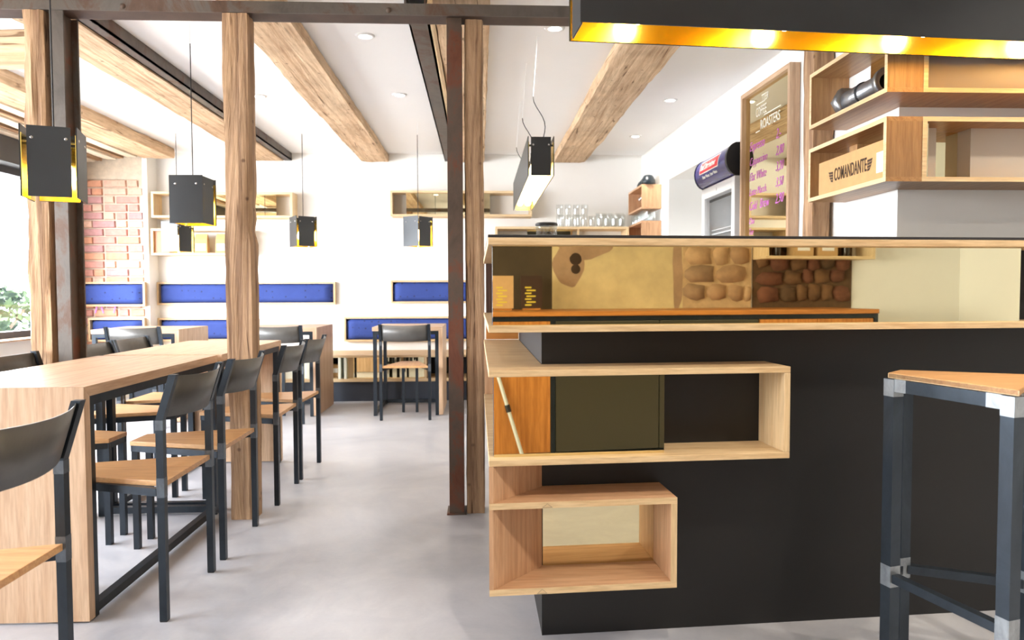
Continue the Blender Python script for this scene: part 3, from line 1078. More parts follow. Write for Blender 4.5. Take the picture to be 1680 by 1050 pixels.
for x, mt, lab in ((-2.83, LILAC, 'kraft coffee bag with lilac label on the lower left shelf'), (-2.62, PALE, 'kraft coffee bag with pale green label on the lower left shelf'), (-2.97, PALE, 'greenish coffee bag at the left of the lower left shelf')):
    b_ = thing('coffee_bag', lab, 'coffee bag', (x, 7.37, 1.465), 0, 'coffee bags on the lower left shelf')
    m = MB()
    m.add([(-.065, -.035, 0), (.065, -.035, 0), (.065, .035, 0), (-.065, .035, 0), (-.062, -.03, .14), (.062, -.03, .14), (.062, .03, .14), (-.062, .03, .14), (-.058, -.004, .195), (.058, -.004, .195), (.058, .004, .195), (-.058, .004, .195)],
          [(3, 2, 1, 0), (0, 1, 5, 4), (1, 2, 6, 5), (2, 3, 7, 6), (3, 0, 4, 7), (4, 5, 9, 8), (5, 6, 10, 9), (6, 7, 11, 10), (7, 4, 8, 11), (8, 9, 10, 11)])
    m.build('bag', CARD if x > -2.9 else plain('green_bag', srgb(196, 200, 150), .8), b_)
    bx('bag_label', mt, b_, -.05, -.0365, .025, .05, -.0352, .095)

# long shelf box with glasses on the back wall, right of the post
ls = wallbox(0.165, 1.535, 1.46, 1.725, 'long box shelf on the back wall carrying rows of glasses', 7.20, BY-.001, fills=(('divider', wood('spruce', 'z'), 0.84, 0.86, .02), ('mirror', MIRROR, 0.33, 0.80, .1)))
gprof = [(0.0, 0.0), (0.030, 0.0), (0.033, 0.02), (0.036, 0.085), (0.037, 0.1335), (0.0362, 0.1355), (0.0352, 0.1335)]
gme = None


def glass(x, y, z, lab, grp_, s=1.0, inv=False):
    global gme
    if gme is None:
        o = MB().lathe(gprof, 14).build('tumbler', GLASS)
        gme = o.data
    else:
        o = put('tumbler', gme)
    o.location = (x, y, z+(0.1355*s if inv else 0.0005))
    o.scale = (1, 1, s)
    if inv:
        o.rotation_euler = (PI, 0, 0)
    return tag(o, lab, 'glass', grp_)


ORD = ('first', 'second', 'third', 'fourth', 'fifth', 'sixth', 'seventh')
for i, x in enumerate((0.83, 0.915, 1.0, 1.085, 1.165)):
    glass(x, 7.27, 1.725, '%s tumbler from the left in the bottom layer of the stacked glasses' % ORD[i], 'bottom layer of stacked tumblers', 0.85)
    if x < 1.1:
        glass(x, 7.27, 1.725+0.1155, '%s tumbler from the left in the top layer of the stacked glasses' % ORD[i], 'top layer of stacked tumblers', 0.85)
for i, x in enumerate((0.86, 0.95, 1.04)):
    glass(x, 7.36, 1.725, '%s tumbler from the left in the row behind the stacked glasses' % ORD[i], 'rear row of tumblers', 1.0)
for i, x in enumerate((1.245, 1.321, 1.397, 1.473)):
    glass(x, 7.25+(i % 2)*0.01, 1.725, '%s tumbler from the left in the single front row near the corner boxes' % ORD[i], 'single row of tumblers', 0.95)
    glass(x+0.012, 7.38, 1.725, '%s taller tumbler from the left in the rear row near the corner boxes' % ORD[i], 'rear corner tumblers', 1.15)


def cornerbox(z0, z1, label):
    t = thing('corner_box', label, 'shelf', (1.56, 6.745, z0), 0, 'oak corner boxes on the bar wall')
    d, w, h, th = 0.61, 0.18, z1-z0, 0.018
    oy, oz = wood('beech', 'y'), wood('beech', 'z')
    wx = lambda y: wr(6.745+y)-1.56-.0015
    MB().prism([(0, 0), (wx(0), 0), (wx(d), d), (0, d)], h-th, h).build('top_board', oy, t)
    MB().prism([(0, 0), (wx(0), 0), (wx(d), d), (0, d)], 0, th).build('bottom_board', oy, t)
    bx('end_board', oz, t, 0, 0, th, wx(0)-.002, th, h-th)
    bx('end_board', oz, t, 0, d-th, th, wx(d)-.002, d, h-th)
    bx('back_board', wood('veneer', 'y'), t, wx(d)-.012, th, th, wx(d)-.001, d-th, h-th)
    return t


cornerbox(1.858, 2.09, 'oak corner box with black bowls on top, above the hanging glasses')
cornerbox(1.47, 1.741, 'lower oak corner box under the row of upside-down glasses')
for i in range(7):
    glass(1.605+0.005*(i % 2), 6.79+i*0.078, 1.741, '%s nearest upside-down tumbler in the front row on the lower oak corner box' % ORD[i], 'upside-down tumblers front row', 0.82, True)
    glass(1.68, 6.80+i*0.078, 1.741, '%s nearest upside-down tumbler in the wall-side row on the lower oak corner box' % ORD[i], 'upside-down tumblers rear row', 0.82, True)
wp = [(0, 0), (0.028, 0.002), (0.004, 0.008), (0.004, 0.05), (0.02, 0.065), (0.03, 0.09), (0.028, 0.115)]
for i in range(3):
    o = MB().lathe(wp, 14).build('stem_glass', GLASS, loc=(1.60, 6.81+i*.075, 1.8765))
    tag(o, '%s nearest stemmed glass inside the upper oak corner box' % ORD[i], 'glass', 'stemmed glasses in the corner box')
bowlm = plain('black_ceramic', srgb(34, 42, 48), 0.3)
bp = [(0.0, 0.002), (0.028, 0.0), (0.036, 0.006), (0.052, 0.03), (0.058, 0.062), (0.054, 0.062), (0.046, 0.03), (0.0, 0.01)]
for i, (y, sc, lab) in enumerate(((6.80, 1.1, 'nearest upturned black bowl on the upper oak corner box'), (6.93, 0.95, 'middle upturned black bowl on the upper oak corner box'), (7.05, 0.85, 'farthest upturned black bowl on the upper oak corner box'))):
    o = MB().lathe([(r_*sc*1.15, 0.062*sc*1.35-z_*sc*1.35) for r_, z_ in bp], 18).build('bowl', bowlm, loc=(1.635, y, 2.0905))
    tag(o, lab, 'bowl', 'black bowls')

# ------------------------------------------------------------------ fridge in the niche
fr = thing('drinks_fridge', 'upright glass-door drinks fridge with a curved blue sign in the wall niche', 'fridge', (1.74, 5.12, 0))
fw_, fd = 0.355, 0.60   # half width (y), depth (x)
m = MB()
m.box(0.05, -fw_, 0.0, fd, -fw_+.03, 1.86).box(0.05, fw_-.03, 0, fd, fw_, 1.86).box(fd-.03, -fw_+.03, 0, fd, fw_-.03, 1.86)
m.box(0.05, -fw_+.03, 0, fd-.03, fw_-.03, 0.12).box(0.05, -fw_+.03, 1.80, fd-.03, fw_-.03, 1.86)
m.build('cabinet', CREMA, fr)
dr = MB().box(0, -fw_, 0.1, 0.045, -fw_+.06, 1.85).box(0, fw_-.06, 0.1, 0.045, fw_, 1.85).box(0, -fw_+.06, 1.77, 0.045, fw_-.06, 1.85).box(0, -fw_+.06, 0.1, 0.045, fw_-.06, 0.2).build('door_frame', CREMA, fr, .003)
bx('door_glass', PANE, dr, 0.018, -fw_+.062, 0.202, 0.026, fw_-.062, 1.768)
bx('door_seal', CORD, dr, 0.046, -fw_+.04, 1.745, 0.049, fw_-.04, 1.765)
for zz in (0.5, 0.85, 1.2, 1.5):
    s_ = MB()
    for k in range(9):
        s_.bar((0.07, -fw_+.04+k*(2*fw_-.08)/8, zz), (fd-.05, -fw_+.04+k*(2*fw_-.08)/8, zz), .005)
    s_.bar((0.07, -fw_+.035, zz), (0.07, fw_-.035, zz), .01).bar((0.07, -fw_+.035, zz+.03), (0.07, fw_-.035, zz+.03), .005)
    s_.build('wire_shelf', CREMA, fr)
sg = MB()
pr = []
for k in range(11):
    a = -PI/2*0.86+PI*0.86*k/10
    pr.append((-0.02-0.085*math.cos(a)+.05, 1.965+0.108*math.sin(a)/math.sin(PI/2*.86)))
n = len(pr)
vs = [(x, -fw_+.03, z_) for x, z_ in pr]+[(x, fw_, z_) for x, z_ in pr]
sg.add(vs, [(k, k+1, n+k+1, n+k) for k in range(n-1)], True)
sg.build('sign_face', NAVYSIGN, fr)
cap = []
for yy in (-fw_, -fw_+.03, fw_, fw_+.012):
    cap.append([(x, yy, z_) for x, z_ in [(0.5, pr[0][1]-.01)]+[(x-.004, 1.965+(z_-1.965)*1.03) for x, z_ in pr]+[(0.5, pr[-1][1]+.01)]])
k_ = len(cap[0])
cm = MB()
for a, b in ((0, 1), (2, 3)):
    cm.add(cap[a]+cap[b], [tuple(range(k_)), tuple(range(2*k_-1, k_-1, -1))]+[(i, k_+i, k_+(i+1) % k_, (i+1) % k_) for i in range(k_)])
cm.box(0.05, -fw_, 1.861, 0.5, fw_, 1.875).box(0.05, -fw_, 2.05, 0.5, fw_, 2.07)
cm.build('sign_housing', CORD, fr)
# red name plate and lettering following the curved face


def bend(me_obj):
    me = me_obj.data
    for v in me.vertices:
        z_ = v.co.z
        t_ = max(-1, min(1, (z_-1.965)/0.108*math.sin(PI/2*.86)))
        v.co.x += (-0.02-0.085*math.cos(math.asin(t_))+.05)
    return me_obj


def plate(y0, y1, z0, z1, off, mat, nm, skew=0.02):
    m = MB()
    vs, fs = [], []
    for j in range(6):
        for i in range(2):
            v = j/5
            y = (y0 if i == 0 else y1)-skew*(v-.5)
            vs.append((-off, y, z0+(z1-z0)*v))
    for j in range(5):
        fs.append((2*j, 2*j+2, 2*j+3, 2*j+1))
    return bend(m.add(vs, fs).build(nm, mat, fr))


plate(0.235, -0.185, 1.945, 2.035, 0.0015, PAPERW, 'name_plate_border')
plate(0.225, -0.175, 1.952, 2.028, 0.0025, RED, 'name_plate')
bend(text_part('sign_lettering', 'Bad Dürrheimer', 0.058, PAPERW, fr, (-0.0035, 0.212, 1.972), (0, -1, 0), (0, 0, 1), 0.86, 0.15, depth=0.0003, bold=0.001))
bend(text_part('slogan_lettering', 'Unser Wasser. Unser Wesen.', 0.030, PAPERW, fr, (-0.0018, 0.19, 1.908), (0, -1, 0), (0, 0, 1), 0.9, 0.15, depth=0.0003, bold=0.0008))
text_part('door_number', '2', 0.03, INK, dr, (-0.001, 0.02, 1.80), (0, -1, 0), (0, 0, 1), 1, depth=0.0004)
bprof = [(0, 0), (0.032, 0.0), (0.034, 0.01), (0.034, 0.12), (0.03, 0.15), (0.014, 0.185), (0.013, 0.225), (0.0, 0.226)]
bglass = plain('amber_bottle_glass', srgb(150, 84, 60), 0.12)
gglass = plain('pale_green_bottle', srgb(150, 172, 160), 0.12)
for i, (yy, zz, mt, lab) in enumerate(((-0.20, 1.506, bglass, 'amber bottle on the top fridge shelf, nearest the door hinge'), (-0.12, 1.506, bglass, 'second amber bottle on the top fridge shelf'), (-0.04, 1.506, bglass, 'third amber bottle on the top fridge shelf'),
                                       (-0.18, 1.206, gglass, 'pale green bottle on the second fridge shelf, near'), (-0.09, 1.206, gglass, 'pale green bottle on the second fridge shelf, middle'), (0.0, 1.206, gglass, 'pale green bottle on the second fridge shelf, far'))):
    o = MB().lathe(bprof, 12).build('drink_bottle', mt, loc=(1.74+0.2, 5.12+yy, zz))
    tag(o, lab, 'bottle', 'bottles in the drinks fridge')

# ------------------------------------------------------------------ framed menu mirror on the bar wall
ang = math.atan(0.0308)
mn = thing('menu_mirror', 'tall oak-framed brass menu mirror with pink handwriting on the bar wall', 'menu board', (wr(4.2)-.003, 4.2, 1.06), 0)
mn.rotation_euler = (0, 0, ang)
my0, my1, mh0, mh1, md, ft = -0.205, 0.50, 0.0, 1.305, 0.062, 0.028
oz = wood('oak', 'z')
bx('frame_side', oz, mn, -md, my0, mh0, 0, my0+ft, mh1, .001)
bx('frame_side', oz, mn, -md, my1-ft, mh0, 0, my1, mh1, .001)
bx('frame_top', wood('oak', 'y'), mn, -md, my0+ft, mh1-ft, 0, my1-ft, mh1)
bx('frame_bottom', wood('oak', 'y'), mn, -md, my0+ft, mh0, 0, my1-ft, mh0+ft)
bx('mirror', MIRROR, mn, -0.034, my0+ft+.0005, mh0+ft+.0005, -0.026, my1-ft-.0005, mh1-ft-.0005)
tx = -0.0355
my = lambda y: (y-0.0075)*0.85+0.15


def mtext(s, y, zz, size, mat, sx=1.0, shear=0.0, sp=1.0, bold=0.0):
    text_part('lettering', s, size, mat, mn, (tx, my(y), zz+0.05-1.06), (0, -1, 0), (0, 0, 1), sx*0.86, shear, spacing=sp, bold=bold)


mtext('TTER', 0.10, 2.205, 0.062, WINK, 0.8)
mtext('COFFEE', 0.20, 2.125, 0.085, WINK, 0.62)
mtext('ROASTERS', 0.12, 2.035, 0.085, WINK, 0.80)
lm = MB()
for (ya, yb, zz) in ((0.19, 0.04, 2.20), (0.06, -0.22, 2.112), (0.20, 0.13, 2.028)):
    lm.box(tx-.0005, my(min(ya, yb)), zz-1.01, tx+.0005, my(max(ya, yb)), zz-1.01+.006)
lm.build('logo_rule', WINK, mn)
for (s, y, zz, sz) in (('Espresso', 0.31, 1.925, 0.085), ('2,-', -0.14, 1.93, 0.085), ('Cappuccino', 0.31, 1.83, 0.075), ('2,80', -0.14, 1.83, 0.08), ('Flat White', 0.31, 1.73, 0.08), ('3,20', -0.14, 1.735, 0.08),
                       ('Latte Macch.', 0.31, 1.635, 0.07), ('3,50', -0.14, 1.64, 0.08), ('Cold', 0.31, 1.54, 0.08), ('Brew', 0.12, 1.54, 0.085), ('2,90', -0.14, 1.54, 0.085), ('Chai', 0.31, 1.45, 0.06), ('Tee', 0.31, 1.38, 0.06), ('Kakao', 0.31, 1.31, 0.06)):
    mtext(s, y, zz, sz, PINK, 0.85, 0.35, bold=-0.0012)

# ------------------------------------------------------------------ corner shelves wrapped round the white pier


def corner_shelf(z0, z1, label, upper):
    t = thing('corner_shelf', label, 'shelf', (0, 0, z0), 0, 'box shelves wrapped round the white pier')
    X0, XW, Y0, Y1, XR = 1.42, 1.583, 2.42, 3.0, 2.55
    YW = 2.618
    h, th = z1-z0, 0.016
    vy, vx, vz = wood('veneer', 'y'), wood('veneer', 'x'), wood('veneer', 'z')
    poly = [(X0, Y0), (XR, Y0), (XR, YW), (XW, YW), (XW, Y1), (X0, Y1)]
    MB().prism(poly, h-th, h).build('top_board', vy, t)
    MB().prism(poly, 0, th).build('bottom_board', vy, t)
    bx('end_board', vz, t, X0, Y1-th, th, XW, Y1, h-th)
    bx('end_board', vz, t, X0, Y0, th, X0+.128, Y0+th, h-th)
    bx('end_board', vz, t, X0+.130, Y0, th, X0+.130+th, YW, h-th)
    e = 0.0012
    ed = MB().box(X0-e, Y0-e, 0, X0-.0001, Y1, th).box(X0-e, Y0-e, h-th, X0-.0001, Y1, h).box(X0-e, Y0-e, th, X0-.0001, Y0+th, h-th).box(X0-e, Y1-th, th, X0-.0001, Y1, h-th)
    ed.build('edge_strip', wood('edge', 'y'), t)
    xx = X0+.130
    ed = MB().box(xx, Y0-e, 0, XR, Y0-.0001, th).box(xx, Y0-e, h-th, XR, Y0-.0001, h).box(xx, Y0-e, th, xx+th, Y0-.0001, h-th)
    ed.build('edge_strip', wood('edge', 'x'), t)
    if not upper:
        bx('back_block', vz, t, XW-.06, 2.80, th, XW-.001, 2.86, h-th)
    bx('mirror', MIRROR, t, XW-.010, Y0+th, th, XW-.002, 2.799, h-th)
    if upper:
        bx('back_panel', plain('taupe_panel', srgb(146, 128, 116), 0.5, nscale=3, namp=0.03), t, xx+th, Y0+.015, th, XR-.01, Y0+.025, h-th)
    else:
        bx('back_panel', GREYPANEL, t, xx+th, Y0+.10, th, 1.665, Y0+.18, h-th)
        bx('back_panel', GREYPANEL, t, 1.795, Y0+.10, th, XR-.01, Y0+.18, h-th)
        bx('mirror', MIRROR, t, 1.666, Y0+.170, th, 1.794, Y0+.180, h-th)
    return t


corner_shelf(1.752, 1.985, 'upper veneer box shelf wrapped round the pier, holding the steel pipe fitting', True)
corner_shelf(1.443, 1.668, 'lower veneer box shelf wrapped round the pier, holding the cardboard box', False)
bx_ = thing('cardboard_box', 'brown cardboard box printed with dark lettering and wings on the lower shelf', 'box', (1.435, 2.44, 1.4595))
bx('carton', CARD, bx_, 0, 0, 0, 0.088, 0.50, 0.138, .0015)
text_part('lettering', 'COMANDANTE', 0.072, INK, bx_, (-0.0012, 0.368, 0.045), (0, -1, 0), (0, 0, 1), 0.455, depth=0.0004, bold=0.0007, spacing=1.06)
wg = MB()
for sgn, y in ((1, 0.378), (-1, 0.124)):
    for k in range(4):
        L = (0.036, 0.033, 0.028, 0.020)[k]
        z0_ = 0.084-k*0.011
        wg.add([(-.0012, y, z0_), (-.0012, y+sgn*L, z0_+.002), (-.0012, y+sgn*(L-.006), z0_-.007), (-.0012, y, z0_-.009)], [(0, 1, 2, 3) if sgn < 0 else (3, 2, 1, 0)])
wg.build('wing_print', INK, bx_)
bx('sticker', PAPERW, bx_, -.0012, 0.004, 0.025, -.0003, 0.064, 0.098)
# steel pipe fitting
pf = thing('pipe_fitting', 'grey galvanised pipe fitting with hex nut lying in the upper shelf', 'pipe fitting', (1.487, 2.525, 1.7685))
zc_ = 0.0535
for nm_, prof_, seg_, mt_ in (('tube', [(0.031, 0.02), (0.031, 0.20), (0.033, 0.202), (0.033, 0.36), (0.031, 0.362)], 24, GALV),
                              ('collar', [(0.024, 0.012), (0.042, 0.0), (0.0435, 0.006), (0.042, 0.028), (0.031, 0.036)], 24, GALV),
                              ('bore', [(0.0, 0.07), (0.024, 0.07), (0.024, 0.012)], 20, DARK),
                              ('gasket', [(0.0325, 0.19), (0.0352, 0.194), (0.0352, 0.202), (0.0325, 0.206)], 24, CORD),
                              ('hex_nut', [(0.031, 0.335), (0.043, 0.338), (0.0495, 0.346), (0.0495, 0.385), (0.043, 0.392), (0.0, 0.392)], 6, GALV)):
    MB().lathe([(r_*1.22, y_*0.80) for r_, y_ in prof_], seg_, (0, 0, zc_), 'y').build(nm_, mt_, pf)

# ------------------------------------------------------------------ pendant lamps


def lamp(label, cx, cy, zb, rz, L=0.178, w=0.178, h=0.255, bulbs=None, cords=None, swing=0.0, br=1.0, bm=None, group='black plate pendant lamps', name='pendant_lamp'):
    t = thing(name, label, 'lamp', (cx, cy, zb), rz, group)
    th = 0.004
    hx, hy = w/2, L/2
    nw = w*0.38           # half width of the narrow end plates
    for s in (-1, 1):
        x = s*hx
        p = bx('shade_plate', LAMPBLK, t, min(x, x-s*th), -hy, 0, max(x, x-s*th), hy, h)
        bx('brass_lining', BRASS, p, min(x-s*th*1.1, x-s*th*1.6), -hy+.002, .001, max(x-s*th*1.1, x-s*th*1.6), hy-.002, h-.03)
        y = s*(hy-0.006)
        p = bx('shade_plate', LAMPBLK, t, -nw, min(y, y-s*th), 0.002, nw, max(y, y-s*th), h-.002)
        bx('brass_lining', BRASS, p, -nw+.001, min(y-s*th*1.1, y-s*th*1.6), .003, nw-.001, max(y-s*th*1.1, y-s*th*1.6), h-.03)
    # spacer rods and screws
    for y in ([-hy+.04, hy-.04] if L < 0.5 else [-hy+.03, 0, hy-.03]):
        MB().bar((-hx+th, y, h-.045), (hx-th, y, h-.045), 0.010).build('spacer_rod', CORD, t)
    sc = MB()
    for s in (-1, 1):
        for k in (-1, 1):
            sc.lathe([(0, -.0025), (.005, -.0015), (.006, .0005)], 8, (k*nw*.78, -(hy-.006)-.0005, h-.045), 'y')
            sc.lathe([(.006, -.0005), (.005, .0015), (0, .0025)], 8, (k*nw*.78, hy-.0055, h-.045), 'y')
            if L < 0.5:
                sc.lathe([(.006, 0), (.005, .002), (0, .003)] if s > 0 else [(0, -.003), (.005, -.002), (.006, 0)], 8, (s*hx, k*hy*.62, h-.045), 'x')
    sc.build('screw', NICKEL, t)
    tp = bx('socket_bar', CORD, t, -0.02, -hy+.02, h-.062, 0.02, hy-.02, h-.05)
    for (bxx, byy) in (bulbs or ((0.035, 0.03), (-0.035, -0.03))):
        MB().lathe([(0.0, h-.062), (.016, h-.062), (.016, h-.11), (.012, h-.115), (0, h-.115)][::-1], 12, (bxx, byy, 0)).build('bulb_socket', CORD, t)
        zc = h-.115
        MB().lathe([(r_*br, zc-d_*br) for r_, d_ in ((0, .085), (.012, .083), (.022, .074), (.028, .058), (.027, .042), (.018, .02), (.011, 0), (0, 0))], 14, (bxx, byy, 0)).build('bulb', bm or BULB, t)
    for (kx, ky) in (cords or ((0, 0),)):
        if swing:
            pts = [(kx+swing*math.sin(q*PI*1.6)*(q-.0), ky+swing*q*.5, h-.05+q*(2.20-zb-h)) for q in [i/10 for i in range(11)]]
            top = pts[-1]
            pts2 = [top, (top[0]+.01, top[1]+.02, top[2]+.12), (top[0]+.03, top[1]+.06, CZ-zb-.001)]
        else:
            pts = [(kx, ky, h-.05), (kx, ky, 2.405-zb)]
            pts2 = [(kx, ky, 2.405-zb), (kx, ky, CZ-zb-.001)]
        cd = MB().path(pts, .0028, 6).build('cord', CORD, t)
        MB().path(pts2, .0022, 6).build('ceiling_cord', WCORD, cd)
    return t


lamp('black pendant lamp hanging nearest, in front of the left timber post', -1.565, 2.70, 1.405, R(19))
lamp('black pendant lamp over the second table, beside the middle timber post', -1.555, 3.94, 1.432, R(88))
lamp('black pendant lamp half hidden behind the one over the second table', -2.55, 6.12, 1.405, R(67))
lamp('black pendant lamp over the middle rear table, in front of white wall', -1.50, 6.12, 1.45, R(33))
lamp('black pendant lamp over the small rear table, just left of the rusty column', -0.525, 6.12, 1.452, R(50))
lamp('long black pendant lamp with brass lining hanging behind the bar', 0.342, 4.74, 1.70, 0, L=1.68, w=0.145, h=0.215,
     bulbs=[(s*.03, -0.68+k*.27) for k in range(6) for s in (-1, 1)], cords=((0.01, -0.79), (-0.02, -0.3), (-0.01, 0.6)), swing=0.05, bm=BULBDIM, name='linear_pendant_lamp')
blx, bly, bla = 0.297, 2.20, R(4.3)
BL = 1.72
lamp('long black pendant lamp with brass lining and globe bulbs right above the bar', blx+BL/2*math.cos(bla), bly+BL/2*math.sin(bla), 1.862, bla-R(90), L=BL, w=0.168, h=0.25,
     bulbs=[(0.0, -BL/2+.205+k*.485) for k in range(4)], cords=((0, -0.7), (0, 0.7)), br=1.2, bm=BULBBAR, name='linear_pendant_lamp')

# recessed ceiling spots; the front four are unseen, added to brighten the bar side
for i, (x, y, lab) in enumerate(((-0.64, 4.08, 'recessed ceiling spot nearest the rusty steel column, between the beams'), (-0.58, 5.27, 'recessed ceiling spot farther back between beam and rusty column'),
                                 (-1.62, 5.34, 'recessed ceiling spot just right of the middle timber post'), (0.42, 3.92, 'recessed ceiling spot beside the end of the bar lamp'),
                                 (1.45, 5.34, 'recessed ceiling spot nearer of the two over the bar wall'), (1.46, 6.58, 'recessed ceiling spot farther of the two over the bar wall'),
                                 (0.45, 0.75, 'unseen ceiling spot added to light the aisle in front of the bar'), (1.75, 0.75, 'unseen ceiling spot added to light the bar stool'),
                                 (3.0, 0.75, 'unseen ceiling spot added to light the right end of the aisle'), (2.3, 1.6, 'unseen ceiling spot added to light the right end of the bar'))):
    t = thing('ceiling_spot', lab, 'spotlight', (x, y, CZ), 0, 'recessed ceiling spots')
    MB().lathe([(0.036, -.001), (0.036, -.008), (0.054, -.006), (0.056, -.0005)], 24).build('trim_ring', WCORD, t)
    MB().lathe([(0, -.003), (0.036, -.003)], 24).build('lens', SPOT, t)
    sl = bpy.data.lights.new('spot_beam', 'SPOT')
    sl.energy = 42 if y < 2 else 16
    sl.color = (1.0, 0.90, 0.77) if y < 2 else (1.0, 0.93, 0.84)
    sl.spot_size = R(130)
    sl.spot_blend = 0.9
    sl.shadow_soft_size = 0.04
    so = bpy.data.objects.new('spot_beam', sl)
    so.location = (0, 0, -0.02)
    so.parent = t
    C.objects.link(so)

# ------------------------------------------------------------------ behind the bar
wc = thing('work_counter', 'low work counter behind the bar under the coffee grinder', 'counter', (0.28, 3.35, 0))
bx('cabinet', BLACK, wc, 0, 0, 0, 1.0, 0.55, 0.87)
bx('worktop', wood('walnut', 'x'), wc, -0.01, -0.01, 0.87, 1.01, 0.56, 0.90, .002)
gr = thing('coffee_grinder', 'coffee grinder with clear hopper and black lid rising above the bar top', 'grinder', (0.285, 3.62, 0.90))
gr.location = (0.345, 3.62, 0.9005)
bx('grinder_body', CREMA, gr, -.07, -.09, 0, .07, .09, .33, .012)
MB().lathe([(0.03, .33), (0.034, .36), (0.052, .43), (0.056, .50), (0.054, .50), (0.050, .43), (0.032, .362), (0.028, .33)], 22).build('hopper', GLASS, gr)
MB().lathe([(0, .513), (0.05, .513), (0.058, .508), (0.058, .499), (0, .499)][::-1], 22).build('lid', BLACKTOP, gr)
MB().lathe([(0, .331), (0.027, .331), (0.036, .38), (0.035, .383), (0, .386)], 16).build('beans', wood('dark', 'x'), gr)
mp_ = thing('milk_jug', 'small chrome milk jug behind the bar, right of the grinder', 'jug', (0.60, 3.62, 0.9005))
MB().lathe([(0, 0), (.05, 0), (.055, .02), (.05, .08), (.042, .12), (.046, .15), (.044, .15), (.040, .12), (.048, .08), (.05, .02), (0, .01)], 18).build('jug_body', NICKEL, mp_)
MB().path([(.045, 0, .12), (.085, 0, .12), (.09, 0, .06), (.052, 0, .035)], .006, 8).build('handle', NICKEL, mp_)
mp_.scale = (1, 1, 1)

# ------------------------------------------------------------------ sideboard behind the camera, visible in the brass mirrors
SBY = -0.42
sb = thing('sideboard', 'long sideboard with wooden top, oak fronts and dark fridge doors, seen in the brass mirrors', 'sideboard', (0.12, FY+0.02, 0))
D_ = SBY-(FY+0.02)
SL = 2.95
bx('top', wood('walnut', 'x'), sb, 0, 0, 0.905, SL, D_+.012, 0.935, .002)
bx('carcass', DARK, sb, 0.02, 0, 0.04, SL-.02, D_-.022, 0.904)
for xa, xb in ((0.0, .03), (0.63, .66), (SL-.03, SL)):
    bx('frame_leg', STEEL, sb, xa, D_-.03, 0, xb, D_, .875)
bx('frame_rail', STEEL, sb, 0, D_-.03, .875, SL, D_, .904)
bx('door', wood('walnut', 'z'), sb, .032, D_-.02, .03, .628, D_-.004, .872)
for k in range(2):
    bx('fridge_door', DKFRIDGE, sb, .664+k*.70, D_-.02, .03, .664+k*.70+.694, D_-.002, .872, .004)
for k in range(2):
    bx('door', wood('walnut', 'z'), sb, 2.07+k*.425, D_-.02, .03, 2.07+k*.425+.420, D_-.004, .872)
rod = thing('metal_rod', 'thin silvery rod leaning against the sideboard door, seen in the middle mirror', 'rod', (0, 0, 0))
MB().path([(0.565, -0.375, 0.0), (0.40, -0.408, 0.56)], .012, 8).build('rod', CHROME, rod)
MB().path([(0.475, -0.393, 0.305), (0.462, -0.3956, 0.35)], .017, 8).build('clamp', CORD, rod)
for x, mt, lab in ((0.50, CARD, 'small brown card standing on the sideboard, at the left end of the top mirror'), (0.70, plain('dark_card', srgb(58, 34, 18), .6), 'dark menu card with yellow print standing on the sideboard, seen in the top mirror')):
    t = thing('menu_card', lab, 'menu card', (x, FY+0.25, 0.9355), 0)
    bx('card', mt, t, -.075, -.004, .012, .075, .004, .235)
    bx('stand', wood('walnut', 'x'), t, -.06, -.02, 0, .06, .02, .0118)
    ym = MB()
    for k in range(7):
        ym.box(-.045+.01*(k % 2), .0042, .03+k*.02, .0+.03*((k*3) % 2), .005, .04+k*.02)
    ym.build('print', YELLOW, t)
t = wallbox(2.47, 3.36, 1.30, 1.56, 'box shelf with bottles seen in the top brass mirror', 0, .2)
t.location = (3.36, FY+0.203, 1.30)
t.rotation_euler = (0, 0, PI)
t['group'] = 'box shelf in the mirror'
for x, lab in ((2.60, 'small dark bottle at the left of the mirrored shelf'), (3.17, 'small dark bottle at the right of the mirrored shelf')):
    o = MB().lathe([(r_*.9, z_*.8) for r_, z_ in bprof], 12).build('small_bottle', plain('dark_bottle', srgb(46, 32, 20), .2), loc=(x, FY+0.12, 1.3225))
    tag(o, lab, 'bottle', 'bottles on the mirrored shelf')
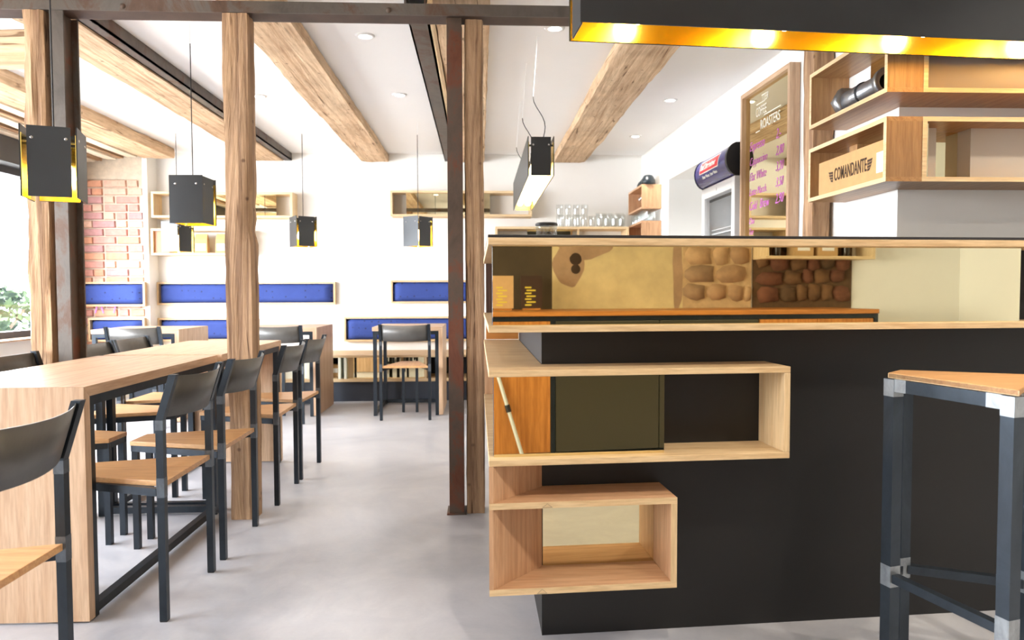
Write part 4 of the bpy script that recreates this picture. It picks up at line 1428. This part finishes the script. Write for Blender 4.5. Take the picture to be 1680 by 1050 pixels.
for x, lab in ((2.79, 'kraft carton with white label on the mirrored shelf, left'), (2.99, 'kraft carton with white label on the mirrored shelf, right')):
    t = thing('coffee_carton', lab, 'box', (x, FY+0.12, 1.3225), 0, 'cartons on the mirrored shelf')
    bx('carton', CARD, t, -.08, -.05, 0, .08, .05, .16)
    bx('carton_label', PAPERW, t, -.05, .0502, .04, .05, .051, .12)

# ------------------------------------------------------------------ outdoors beyond the window
tag(bx('garden_ground', GROUND, None, -16, -6, -0.3, LX-0.21, 14, -0.16), 'pale garden ground outside the left window', 'ground')


def shrub(name, label, cat, loc, rx, rz_, n, zbase, leaf=0.09):
    t = thing(name, label, cat, loc, 0, 'garden plants outside the window')
    r_ = random.Random(int(loc[1]*100))
    m = MB()
    for i in range(n):
        a, b, q = r_.uniform(0, 2*PI), math.acos(r_.uniform(-1, 1)), r_.uniform(.5, 1)**.5
        c = Vector((rx*q*math.sin(b)*math.cos(a), rx*q*math.sin(b)*math.sin(a), zbase+rz_*(1+q*math.cos(b))))
        d1 = Vector((r_.gauss(0, 1), r_.gauss(0, 1), r_.gauss(0, 1))).normalized()
        d2 = d1.cross(Vector((r_.gauss(0, 1), r_.gauss(0, 1), r_.gauss(0, 1)))).normalized()
        l = leaf*r_.uniform(.6, 1.3)
        m.add([c-d1*l, c+d2*l*.45, c+d1*l, c-d2*l*.45], [(0, 1, 2, 3)])
    m.build('foliage', LEAF, t)
    st = MB()
    for k in range(4):
        a = k*PI/2+.4
        st.path([(0.03*math.cos(a), .03*math.sin(a), 0), (rx*.3*math.cos(a), rx*.3*math.sin(a), zbase+rz_), (rx*.6*math.cos(a), rx*.6*math.sin(a), zbase+rz_*1.7)], .02, 5)
    st.build('stem', BARK, t)
    return t


shrub('garden_shrub', 'pale green shrub outside the left window, nearer', 'shrub', (-5.6, 7.4, -0.16), .8, .55, 1500, .1)
shrub('garden_shrub', 'pale green shrub outside the left window, farther back', 'shrub', (-6.7, 9.8, -0.16), 1.0, .62, 1500, .1)
shrub('garden_tree', 'leafy tree crown outside at the top of the left window', 'tree', (-7.2, 7.2, -0.16), 1.0, .8, 1400, 2.1, .11)
